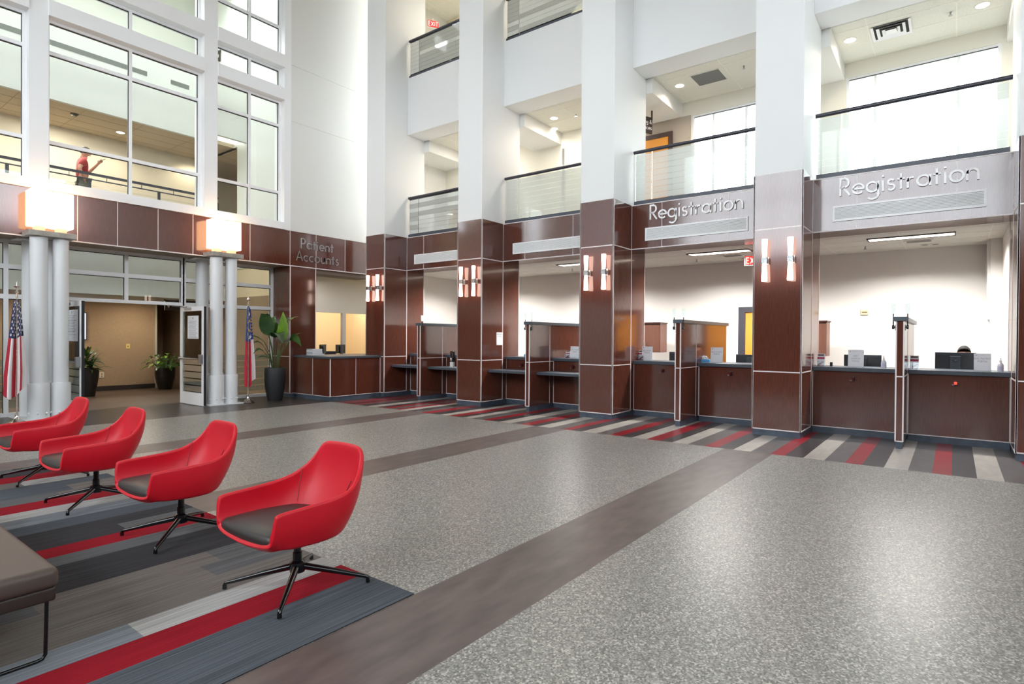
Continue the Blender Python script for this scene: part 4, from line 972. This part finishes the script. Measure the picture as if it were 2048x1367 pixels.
for yy in (by0+.03,by1-.03):
    pts=[(bx0+.06,yy,.30),(bx0+.06,yy,.035),(bx0+.065,yy,.018),(bx0+.085,yy,.0145),(bx1-.085,yy,.0145),(bx1-.062,yy,.018),(bx1-.05,yy,.035),(bx1-.045,yy,.30)]
    MB().tube(pts,.0085,10).build('loop_leg',BLK,t)
# ------------------------------------------------------------------ plants
GRN=[mat('deep green leaf',(44,74,34),.35,noise=(9,.3,3)),mat('bright green leaf',(112,160,44),.35,noise=(9,.2,3)),mat('mid green leaf',(70,104,44),.35,noise=(9,.25,3)),mat('yellow green leaf',(128,132,72),.4,noise=(14,.3,3))]
STM=mat('green stem',(72,84,40),.45)
SOIL=mat('dark soil',(40,32,26),.9,noise=(40,.4,3))
def blade(m,base,ctrl,tip,width,side,fold=.25,n=14,shape=.55,mi=0,wav=0,th=.0016):
    """leaf blade along a bezier, side = width direction"""
    b,c,t=Vector(base),Vector(ctrl),Vector(tip); side=Vector(side).normalized(); vs=[];fs=[]
    for i in range(n+1):
        s=i/n; p=b*(1-s)**2+c*2*s*(1-s)+t*s*s; d=((c-b)*(1-s)+(t-c)*s).normalized()
        sd=(side-d*side.dot(d)).normalized(); nn=d.cross(sd)
        w=width*.5*(math.sin(math.pi*min(1,max(0,s))**shape))**.8 if 0<s<1 else .002
        for k,q in enumerate((-1,-.5,0,.5,1)):
            wv=wav*math.sin(9*s*math.pi+q)*abs(q)*w
            vs.append(p+sd*w*q+nn*(abs(q)*fold*w+wv))
    for i in range(n):
        for k in range(4): fs.append((i*5+k,i*5+k+1,(i+1)*5+k+1,(i+1)*5+k))
    m.add(vs,fs,mi,True)
def banana(loc,label,rz=0):
    t=thing('potted_banana_plant',label,'potted plant',loc,None,rz)
    MB().lathe([(.001,0),(.165,0),(.17,.02),(.225,.3),(.24,.5),(.238,.76),(.232,.78),(.215,.78),(.21,.72),(.001,.70)],32).build('pot',mat('matte black planter',(30,30,33),.55,bump=(50,.15)),t,False)
    MB().lathe([(.208,.72),(.001,.745)],24).build('soil',SOIL,t,False)
    # (azimuth deg, stem reach, stem top z, leaf tip offset (x,y,z), width, side, colour)
    L=[((.10,-.12,1.42),(.16,-.18,1.75),(.12,-.14,2.13),.36,(1,.25,.0),1),
       ((-.18,-.02,1.55),(-.26,-.06,1.95),(-.42,-.1,2.06),.33,(.5,-.5,.8),0),
       ((-.06,-.1,1.5),(-.06,-.24,1.78),(-.02,-.36,1.36),.34,(1,.1,.1),0),
       ((-.10,.1,1.6),(-.12,.16,1.98),(-.16,.1,2.08),.36,(1,.1,0),0),
       ((.02,.05,1.55),(.0,.06,1.9),(.06,.12,2.02),.3,(1,.3,.2),2),
       ((.28,.0,1.75),(.42,-.03,2.12),(.74,-.08,1.98),.13,(.2,1,.1),3),
       ((.2,.08,1.6),(.3,.1,1.98),(.52,.14,2.02),.2,(.2,1,.2),0),
       ((.22,-.06,1.35),(.42,-.12,1.72),(.58,-.2,1.28),.24,(.3,-.6,.6),2),
       ((.3,.02,1.3),(.5,.02,1.66),(.78,-.02,1.62),.07,(0,1,.1),3),
       ((-.26,.0,1.25),(-.42,-.04,1.52),(-.6,-.06,1.36),.13,(.2,1,.4),0),
       ((-.3,-.06,1.15),(-.46,-.1,1.36),(-.62,-.12,1.12),.14,(.2,1,.4),0),
       ((-.24,.06,1.4),(-.44,.08,1.62),(-.64,.08,1.52),.12,(.2,1,.5),2),
       ((-.2,-.14,1.0),(-.4,-.18,1.15),(-.58,-.2,1.02),.12,(.2,1,.4),0),
       ((.06,.12,1.5),(.1,.2,1.8),(.24,.26,1.84),.26,(1,-.2,.3),0)]
    for b,c,tp,w,sd,mi in L:
        m=MB(); b=Vector(b); root=Vector((b.x*.22,b.y*.22,.72)); mid=root.lerp(b,.55)+Vector((-b.x*.18,-b.y*.18,.03))
        m.tube([root,mid,b],[.016,.012,.007],7,0); 
        q=MB(); blade(q,b,c,tp,w,sd,.18,16,.6,0,.05)
        lf=m.build('leaf_stalk',STM,t,False); q.build('leaf',GRN[mi],lf,False)
    return t
banana((7.70,13.0,0),'tall broad leaved plant in black planter beside the blue and red flag')
banana((1.93,13.0,0),'broad leaved plant whose leaf tips enter at the left picture edge behind the striped flag',R_(25))
def dracaena(loc,label):
    t=thing('potted_dracaena',label,'potted plant',loc); r=random.Random(3)
    MB().lathe([(.001,0),(.15,0),(.155,.02),(.22,.4),(.24,.66),(.245,.7),(.225,.7),(.22,.64),(.001,.63)],28).build('pot',mat('dark brown planter',(34,27,24),.5),t,False)
    MB().lathe([(.22,.64),(.001,.66)],20).build('soil',SOIL,t,False)
    m=MB(); q=MB()
    for sx,sy,h in ((0,0,1.0),(.09,.05,.8),(-.09,.04,.85),(.03,-.1,.72)):
        q.tube([(sx*.6,sy*.6,.62),(sx,sy,h)],.018,8)
        for i in range(19):
            a=2*math.pi*r.random(); el=r.uniform(.15,1.3); ln=r.uniform(.3,.55); d=Vector((math.cos(a)*math.cos(el),math.sin(a)*math.cos(el),math.sin(el)))
            b=Vector((sx,sy,h+r.uniform(-.12,.05))); c=b+d*ln*.6; tp=b+Vector((d.x,d.y,0))*ln*1.15+Vector((0,0,d.z*ln*.75-.16*(1.2-d.z)))
            blade(m,b,c,tp,r.uniform(.05,.085),Vector((-math.sin(a),math.cos(a),.1)),.3,9,.5,r.choice((0,0,2,2,3)))
    q.build('trunk',mat('woody trunk',(92,72,50),.8),t,False); m.build('foliage',GRN,t,False); return t
dracaena((5.17,17.25,0),'spiky strap leaved plant in dark pot seen through the open entrance doors')
def wicker(loc,label):
    t=thing('potted_foliage_plant',label,'potted plant',loc); r=random.Random(5)
    m=MB()
    for i in range(22):
        z=.02+i*.028; rr=.17+.085*math.sin(min(1,i/17)*math.pi/2)
        m.lathe([(rr-.012,z-.012),(rr,z-.012),(rr+.01,z),(rr,z+.012),(rr-.012,z+.012)],28)
    m.lathe([(.001,.0),(.16,.0),(.16,.02)],24).build('basket',mat('glossy dark wicker',(34,27,22),.22,spec=.7,noise=((40,40,60),.4,2)),t,False)
    MB().lathe([(.235,.6),(.001,.62)],20).build('soil',SOIL,t,False)
    m=MB()
    for i in range(64):
        a=2*math.pi*r.random(); el=r.uniform(-.1,1.4); ln=r.uniform(.2,.42); b=Vector((.1*math.cos(a),.1*math.sin(a),.6)); d=Vector((math.cos(a)*math.cos(el),math.sin(a)*math.cos(el),max(.25,math.sin(el)*1.2)))
        c=b+d*ln; tp=c+Vector((d.x*.2,d.y*.2,-.12+.1*math.sin(el)))
        m.tube([b,b.lerp(c,.6),c],.005,5,2); blade(m,c,c.lerp(tp,.5)+Vector((0,0,.05)),tp,r.uniform(.09,.13),Vector((-math.sin(a),math.cos(a),0)),.2,8,.6,r.choice((0,2,1,3)))
    m.build('foliage',GRN,t,False); return t
wicker((7.25,17.95,0),'bushy leafy plant in glossy dark wicker basket by the far lobby wall')
# ------------------------------------------------------------------ flags
def in_star(x,y,R):
    rr=math.hypot(x,y)
    if rr>R: return False
    a=(math.degrees(math.atan2(x,y)))%72
    if a>36: a=72-a
    px,py=rr*math.cos(R_(a)),rr*math.sin(R_(a)); ri=R*.382; ix,iy=ri*math.cos(R_(36)),ri*math.sin(R_(36))
    return (ix-R)*py-(iy-0)*(px-R)>=0
def us(u,v):
    # u along fly 0..1 (1.9 units), v down hoist
    X=u*1.9; 
    if X<.76 and v<7/13:
        gx=X/.76*6; gy=v/(7/13)*5
        for i in range(9):
            for j in range(11):
                if (i+j)%2==0:
                    cx_,cy_=(j+1)*.76/12,(i+1)*(7/13)/10
                    if abs(X-cx_)<.036 and abs(v-cy_)<.036 and in_star(v-cy_,X-cx_,.034): return 1
        return 2
    return 0 if int(v*13)%2==0 else 1
def ga(u,v):
    X=u*1.6; cw=.70; ch=.667
    if X<cw and v<ch:
        x_=X-cw*.55; y_=v-ch*.5
        for k in range(13):
            a=2*math.pi*k/13; 
            if in_star((v-ch*.5)-.25*math.cos(a),x_-.25*math.sin(a),.052): return 1
        # gold arms: arch, three columns, base lines, ribbon
        for c in (-.07,0,.07):
            if abs(x_-c)<.014 and -.05<y_<.12: return 3
        if abs(math.hypot(x_,y_+.05)-.11)<.018 and y_<-.03: return 3
        if abs(y_-.135)<.014 and abs(x_)<.14: return 3
        if abs(y_+.045)<.012 and abs(x_)<.11: return 3
        if abs(y_-.035-.5*x_)<.012 and abs(x_)<.1: return 3
        if abs(math.hypot(x_,y_)-.165)<.012 and y_>.0: return 3
        return 2
    return 0 if (v<1/3 or v>2/3) else 1
FR=mat('flag red',(186,14,44),.75,sheen=.3); FW=mat('flag white',(238,232,234),.75,sheen=.3); FB=mat('flag navy',(24,34,86),.75,sheen=.3); FB2=mat('flag blue',(32,58,130),.75,sheen=.3); FG=mat('flag gold',(196,158,84),.6)
def flag(loc,label,design,mats,ztop,L,W0,W1,finial,seed,vf,lean):
    t=thing('flag_on_stand',label,'flag',loc)
    MB().lathe([(.001,.0),(.145,.0),(.15,.012),(.12,.035),(.06,.075),(.032,.11),(.028,.15),(.016,.155),(.016,.17)],28).build('base',mat('silver base',(210,205,200),.2,metal=1),t,False)
    MB().tube([(0,0,.15),(0,0,2.26)],.0155,14).build('pole',mat('pale gold pole',(224,206,190),.25,metal=.8),t,False)
    m=MB(); m.lathe([(.016,2.26),(.024,2.265),(.024,2.28),(.012,2.29),(.012,2.31),(.02,2.318),(.008,2.33)],16)
    if finial=='spear': 
        m.add([(-.004,0,2.33),(.004,0,2.33),(.05,0,2.365),(.012,0,2.37),(0,0,2.46),(-.012,0,2.37),(-.05,0,2.365),(0,-.012,2.38),(0,.012,2.38)],[(0,1,7),(1,2,7),(2,3,7),(3,4,7),(4,5,7),(5,6,7),(6,0,7),(1,0,8),(2,1,8),(3,2,8),(4,3,8),(5,4,8),(6,5,8),(0,6,8)])
    else:
        m.add([(0,-.01,2.33),(.02,0,2.34),(.055,0,2.36),(.03,0,2.38),(.022,0,2.41),(0,0,2.46),(-.022,0,2.41),(-.03,0,2.38),(-.055,0,2.36),(-.02,0,2.34),(0,-.014,2.385),(0,.014,2.385)],[(0,1,10),(1,2,10),(2,3,10),(3,4,10),(4,5,10),(5,6,10),(6,7,10),(7,8,10),(8,9,10),(9,0,10),(1,0,11),(2,1,11),(3,2,11),(4,3,11),(5,4,11),(6,5,11),(7,6,11),(8,7,11),(9,8,11),(0,9,11)])
    m.build('finial',mat('polished finial',(232,222,214),.15,metal=1),t,False)
    nu,nv=150,110; vs=[];fs=[];mi=[]
    for i in range(nu+1):
        u=i/nu; W=W0+(W1-W0)*min(1,(u*1.25))**.8
        for j in range(nv+1):
            v=j/nv; s=v/vf
            tri=s if s<1 else 2-s
            ph=tri*2-1                       # -1..1 across
            rip=math.sin(ph*5.2+seed+u*1.3)
            x_=W*ph+.012*rip*u+lean*u
            y_=-.055+ (.05 if s<1 else .10+.03*(s-1)) + .045*math.cos(ph*6.5+seed)*(.35+.65*u)*(1 if s<1 else .5)
            if u<.02: x_*=.6
            z_=ztop-u*L*(1-.10*abs(ph+.45)-(.06 if s>1 else 0))-v*.05-.012*math.cos(ph*7)
            vs.append((x_,y_-.02,z_))
    for i in range(nu):
        for j in range(nv):
            fs.append((i*(nv+1)+j,i*(nv+1)+j+1,(i+1)*(nv+1)+j+1,(i+1)*(nv+1)+j)); mi.append(design((i+.5)/nu,(j+.5)/nv))
    m=MB(); m.v=[tuple(p) for p in vs]; m.f=fs; m.m=mi; m.sm=[True]*len(fs); m.build('cloth',mats,t,False,180)
    return t
flag((2.83,12.88,0),'stars and stripes flag on silver stand left of the left pillar cluster',(lambda u,v:us(u,v*.74)),[FR,FW,FB],2.16,1.74,.035,.155,'spear',.4,.62,-.03)
flag((6.99,12.93,0),'blue, red and white state flag on silver stand right of the right pillar cluster',(lambda u,v:ga(u,v*.62)),[FR,FW,FB2,FG],2.24,1.92,.035,.12,'fleur',1.7,.72,.03)
# ------------------------------------------------------------------ people
def skinmesh(name,nodes,edges,m,parent,sub=2,loc=None):
    me=bpy.data.meshes.new(name); idx={k:i for i,k in enumerate(nodes)}
    me.from_pydata([n[0] for n in nodes.values()],[(idx[a],idx[b]) for a,b in edges],[])
    me.materials.append(m); o=bpy.data.objects.new(name,me); COL.objects.link(o); 
    if parent is not None: o.parent=parent
    md=o.modifiers.new('Skin','SKIN'); md.use_smooth_shade=True; md.branch_smoothing=.3
    sv=me.skin_vertices[0].data
    for k,i in idx.items():
        r=nodes[k][1]; sv[i].radius=r if hasattr(r,'__len__') else (r,r); sv[i].use_root=(i==0)
    s=o.modifiers.new('Sub','SUBSURF'); s.levels=sub; s.render_levels=sub; return o
def hand(N,Ed,pre,w,d,up,curl,side):
    """palm and five fingers from wrist node w towards d; curl direction up(vector)"""
    d=Vector(d).normalized(); c=Vector(curl).normalized(); s=Vector(side).normalized(); W=Vector(N[w][0])
    N[pre+'p']=(tuple(W+d*.05),(.03,.022)); Ed.append((w,pre+'p'))
    for i,(o,l) in enumerate(((-.027,.062),(-.009,.072),(.009,.068),(.026,.054))):
        k=W+d*.085+s*o; N[pre+'k%d'%i]=(tuple(k),.0105); Ed.append((pre+'p',pre+'k%d'%i))
        a=k+(d*.75+c*.5).normalized()*l*.5; b=a+(d*.2+c).normalized()*l*.5
        N[pre+'a%d'%i]=(tuple(a),.0092); N[pre+'b%d'%i]=(tuple(b),.008); Ed+= [(pre+'k%d'%i,pre+'a%d'%i),(pre+'a%d'%i,pre+'b%d'%i)]
    a=W+d*.04-s*.042+c*.012; b=a+(d*.7+c*.6-s*.1).normalized()*.035
    N[pre+'t0']=(tuple(a),.012); N[pre+'t1']=(tuple(b),.0095); Ed+=[(pre+'p',pre+'t0'),(pre+'t0',pre+'t1')]
def person(loc,rz,label,skin,hairc,shirt,pants,pose,hairstyle='short'):
    t=thing('person',label,'person',loc,None,rz); V=Vector
    P=dict(pel=(0,0,.95),sp=(0,0,1.14),ch=(.0,0,1.34),nb=(0,0,1.475),nk=(.02,0,1.54),hd=(.045,0,1.645),chin=(.105,0,1.565),nose=(.147,0,1.63),
      sL=(0,.175,1.42),sR=(0,-.175,1.42),eL=(-.02,.24,1.14),eR=(-.02,-.24,1.14),wL=(.1,.22,.92),wR=(.1,-.22,.92),
      hL=(0,.09,.9),hR=(0,-.09,.9),kL=(.02,.1,.5),kR=(.02,-.1,.5),aL=(0,.1,.09),aR=(0,-.1,.09),tL=(.15,.11,.035),tR=(.15,-.11,.035))
    P.update(pose.get('P',{}))
    r=dict(pel=.13,sp=.12,ch=.135,nb=.07,nk=.055,hd=(.098,.082),chin=.045,nose=.014,sL=.06,sR=.06,eL=.042,eR=.042,wL=.028,wR=.028,hL=.09,hR=.09,kL=.055,kR=.055,aL=.04,aR=.04,tL=.035,tR=.035)
    N={k:(P[k],r[k]) for k in P}
    hd=V(P['hd']); ch=V(P['chin']); fw=V((P['nose'][0]-hd.x,P['nose'][1]-hd.y,0)).normalized(); sd=V((-fw.y,fw.x,0))
    N['crown']=(tuple(hd+V((-.02*fw.x,-.02*fw.y,.055))),(.085,.075))
    Ed=[('pel','sp'),('sp','ch'),('ch','nb'),('nb','nk'),('nk','hd'),('hd','crown'),('hd','chin'),('hd','nose'),('ch','sL'),('ch','sR'),('sL','eL'),('sR','eR'),('eL','wL'),('eR','wR'),('pel','hL'),('pel','hR'),('hL','kL'),('hR','kR'),('kL','aL'),('kR','aR'),('aL','tL'),('aR','tR')]
    for s,k in ((1,'L'),(-1,'R')):
        N['ear'+k]=(tuple(hd+sd*s*.085+V((0,0,-.005))-fw*.005),.018); Ed.append(('hd','ear'+k))
        dd=V(P['w'+k])-V(P['e'+k]); cu=pose.get('curl'+k,(.5,-s*.5,.0)); hand(N,Ed,'f'+k,'w'+k,dd,None,cu,pose.get('side'+k,(0,0,1)))
    body=skinmesh('body',N,Ed,skin,t)
    up=1.12
    # shirt and trousers as their own garments
    S={'sp0':(tuple(V(P['pel'])+V((0,0,.0))),.15),'sp':(P['sp'],.145),'ch':(P['ch'],.16),'nb':(tuple(V(P['nb'])+V((0,0,-.03))),.085),'sL':(P['sL'],.078),'sR':(P['sR'],.078),
       'eL':(tuple(V(P['sL']).lerp(V(P['eL']),.75)),.07),'eR':(tuple(V(P['sR']).lerp(V(P['eR']),.75)),.07)}
    sh=skinmesh('shirt',S,[('sp0','sp'),('sp','ch'),('ch','nb'),('ch','sL'),('ch','sR'),('sL','eL'),('sR','eR')],shirt,t)
    T={'p':(tuple(V(P['pel'])+V((0,0,.04))),.148),'hL':(P['hL'],.108),'hR':(P['hR'],.108),'kL':(P['kL'],.08),'kR':(P['kR'],.08),'aL':(tuple(V(P['aL'])+V((0,0,.02))),.07),'aR':(tuple(V(P['aR'])+V((0,0,.02))),.07)}
    skinmesh('trousers',T,[('p','hL'),('p','hR'),('hL','kL'),('hR','kR'),('kL','aL'),('kR','aR')],pants,t)
    for k in 'LR': 
        a=V(P['a'+k]); b=V(P['t'+k]); MB().ball(tuple(a.lerp(b,.45)+V((0,0,-.01))),(.14,.052,.05),14,0).build('shoe',BLACKM,t,False)
    # hair
    m=MB(); bm=bmesh.new(); bmesh.ops.create_icosphere(bm,subdivisions=4,radius=1)
    rr=random.Random(2); c=hd+V((0,0,.03))-fw*.012
    dele=[]
    for v in bm.verts:
        d=v.co.copy(); f_=d.dot(fw); 
        cut=-.15+.75*max(0,f_)-.45*max(0,-f_)
        if hairstyle=='curly': cut-=.35
        if d.z<cut: dele.append(v); continue
        k=1.0 if hairstyle!='curly' else 1.12+.07*math.sin(17*d.x)*math.sin(19*d.y)*math.sin(15*d.z)
        q=fw*d.dot(fw)*.112*k+sd*d.dot(sd)*.094*k+V((0,0,d.z*.115*k)); v.co=c+q
    bmesh.ops.delete(bm,geom=dele,context='VERTS'); bm.verts.index_update()
    m.add([v.co[:] for v in bm.verts],[[v.index for v in f.verts] for f in bm.faces],0,True); bm.free()
    h=m.build('hair',hairc,t,False,180); so=h.modifiers.new('Solid','SOLIDIFY'); so.thickness=.014; so.offset=-1
    # eyes, brows, mouth
    for s,k in ((1,'L'),(-1,'R')):
        e=hd+fw*.088+sd*s*.033+V((0,0,.008)); MB().ball(tuple(e),.012,10).build('eye',mat('dark eye',(30,22,20),.2),t,False)
        MB().tube([tuple(e+sd*-.018+V((0,0,.02))+fw*.004),tuple(e+sd*.018+V((0,0,.021))+fw*.002)],.004,6).build('eyebrow',hairc,t,False)
    mo=ch.lerp(hd,.25)+fw*.045
    MB().tube([tuple(mo-sd*.022),tuple(mo+fw*.004),tuple(mo+sd*.022)],.005,6).build('mouth',mat('lip tone',(150,84,74),.5),t,False)
    return t
SKL=mat('light skin',(216,160,134),.5,spec=.3); SKD=mat('brown skin',(104,62,42),.45,spec=.4)
DH=mat('dark brown hair',(52,38,30),.6); GH=mat('grey brown hair',(86,76,62),.7); BH=mat('black hair',(22,18,18),.7); CH=mat('curly brown hair',(80,52,36),.8)
pm=dict(P=dict(hd=(.075,0,1.63),chin=(.125,0,1.535),nose=(.185,0,1.60),nk=(.03,0,1.53),eL=(.16,.2,1.17),wL=(.33,.03,1.42),eR=(-.13,-.26,1.17),wR=(-.02,-.2,.97),kL=(.2,.1,.52),aL=(.12,.1,.1),tL=(.27,.1,.035),kR=(.0,-.1,.5),aR=(-.2,-.1,.12),tR=(-.06,-.1,.045)),curlL=(.2,-.5,.4),sideL=(.7,0,-.5),curlR=(.5,.4,0))
man=person((4.86,16.6,4.27),0,'person in red polo shirt and grey trousers walking while holding a phone, upper corridor',SKL,GH,mat('red polo cotton',(176,34,36),.8,sheen=.3),mat('grey trousers cloth',(108,108,96),.8),pm)
t=thing('mobile_phone','small dark phone held by the walking person in red','phone',(5.27,16.6,5.78)); F=Matrix.Translation((5.265,16.57,5.79))@Matrix.Rotation(R_(38),4,'Y')
MB().box(-.006,.006,-.036,.036,-.075,.075,M=Matrix.Translation((5.268,16.585,5.792))@Matrix.Rotation(R_(52),4,'Y'),bev=.004).build('phone',PLASTICK,t)
seat=dict(P=dict(pel=(0,0,.55),sp=(0,0,.76),ch=(0,0,.97),nb=(0,0,1.11),nk=(.02,0,1.17),hd=(.04,0,1.30),chin=(.10,0,1.215),nose=(.142,0,1.28),sL=(0,.18,1.05),sR=(0,-.18,1.05),eL=(.05,.25,.79),eR=(.05,-.25,.79),wL=(.27,.18,.80),wR=(.27,-.18,.80),hL=(.02,.1,.53),hR=(.02,-.1,.53),kL=(.38,.12,.5),kR=(.38,-.12,.5),aL=(.36,.12,.09),aR=(.36,-.12,.09),tL=(.5,.12,.035),tR=(.5,-.12,.035)))
def stool(x,y,lb):
    t=thing('office_stool',lb,'stool',(x,y,0)); MB().lathe([(.001,.28),(.2,.28),(.22,.31),(.21,.35),(.001,.36)],24).build('seat',PLASTICK,t,False); MB().tube([(0,0,.05),(0,0,.29)],.025).build('column',STEEL,t,False); MB().lathe([(.001,0),(.22,0),(.22,.02),(.03,.06)],24).build('base',PLASTICK,t,False)
person((12.55,-.14,0.02),math.pi,'person with shaved black hair seated behind the large monitor, nearest bay',SKD,BH,mat('navy shirt',(40,46,66),.8),mat('black trousers',(30,30,32),.8),seat); stool(12.55,-.14,'stool under the person behind the large monitor, nearest bay')
person((12.6,3.18,.01),math.pi,'person with short dark hair seated at the edge of the orange door, second nearest bay',SKL,DH,mat('black top',(28,26,28),.8),mat('black trousers',(30,30,32)),seat); stool(12.6,3.18,'stool under the person by the orange door')
person((2.63,15.6,0),R_(-100),'person with curly brown hair in grey, cut by the left picture edge behind the glass',SKL,CH,mat('pale knit',(206,196,184),.9),mat('grey skirt cloth',(96,92,90),.9),{},'curly')
# ------------------------------------------------------------------ unseen rest of the hall: glazed side walls, ceiling
DW=mat('dark brown wall panelling',(52,34,28),.5,spec=.3)
m=MB(); m.box(-10.2,-10,-9,13.3,4.19,5.6).box(-10.2,-10,-9,13.3,11.6,12.6).box(-10.2,-10,-9,-1.8,5.6,11.6).box(-10.2,-10,12.06,13.3,5.6,11.6)
for i in range(12): m.box(-10.15,-10.0,-1.8+i*1.26-.04,-1.8+i*1.26+.04,5.6,11.6)
m.box(-10.15,-10,-1.8,12.06,8.3,8.38)
struct(m.build('wall_left',WHITE2)); struct(MB().box(-10.2,-10,-9,13.3,0,4.19).build('wall_left_lower',DW))
m=MB(); m.box(-10.2,11.4,-9.2,-9,4.19,6.8).box(-10.2,11.4,-9.2,-9,9.4,12.6)
for i in range(11): m.box(-10+i*2.1-.05,-10+i*2.1+.05,-9.15,-9,6.8,9.4)
m.box(9.9,14.4,-9.2,-1.4,4.19,12.6)
struct(m.build('wall_back',WHITE2)); struct(MB().box(-10.2,11.4,-9.2,-9,0,4.19).box(9.94,14.4,-9,-1.38,0,4.19).build('wall_back_lower',DW))
struct(MB().box(-10.2,14.4,-9.2,13.75,12.6,12.8).build('ceiling_hall',WHITE2))
# ------------------------------------------------------------------ world: overcast daylight
w=bpy.data.worlds.new('overcast'); SC.world=w; w.use_nodes=True
nt=w.node_tree; bg=nt.nodes['Background']; tc=nt.nodes.new('ShaderNodeTexCoord'); sp=nt.nodes.new('ShaderNodeSeparateXYZ'); nt.links.new(tc.outputs['Generated'],sp.inputs[0])
rp=nt.nodes.new('ShaderNodeValToRGB'); mr=nt.nodes.new('ShaderNodeMapRange'); mr.inputs['From Min'].default_value=-1; nt.links.new(sp.outputs['Z'],mr.inputs['Value'])
e=rp.color_ramp.elements; e[0].position=.47; e[0].color=(.15,.15,.14,1); e[1].position=.51; e[1].color=(.88,.945,1,1)
nt.links.new(mr.outputs[0],rp.inputs['Fac']); nt.links.new(rp.outputs['Color'],bg.inputs['Color']); bg.inputs['Strength'].default_value=10.5
# ------------------------------------------------------------------ camera
f_px=1163.75415; yaw,pit,rol=.649470854,-.00792253710,.00698453548
f=Vector((math.cos(yaw)*math.cos(pit),math.sin(yaw)*math.cos(pit),math.sin(pit))); r=Vector((math.sin(yaw),-math.cos(yaw),0)); u=r.cross(f)
r2=r*math.cos(rol)+u*math.sin(rol); u2=-r*math.sin(rol)+u*math.cos(rol)
cd=bpy.data.cameras.new('camera'); cam=bpy.data.objects.new('camera',cd); COL.objects.link(cam); SC.camera=cam
cd.sensor_width=36; cd.sensor_fit='HORIZONTAL'; cd.lens=f_px*36/2048; cd.clip_start=.05; cd.clip_end=200
cam.matrix_world=Matrix(((r2.x,u2.x,-f.x,0),(r2.y,u2.y,-f.y,0),(r2.z,u2.z,-f.z,1.55),(0,0,0,1)))
SC.view_settings.view_transform='Standard'; SC.view_settings.look='None'; SC.view_settings.exposure=-0.15; SC.view_settings.gamma=1
SC.view_settings.use_curve_mapping=False
cy=SC.cycles
cy.use_denoising=True; cy.max_bounces=8; cy.diffuse_bounces=5; cy.glossy_bounces=4; cy.transparent_max_bounces=16; cy.transmission_bounces=6
cy.sample_clamp_indirect=8; cy.caustics_reflective=False; cy.caustics_refractive=False
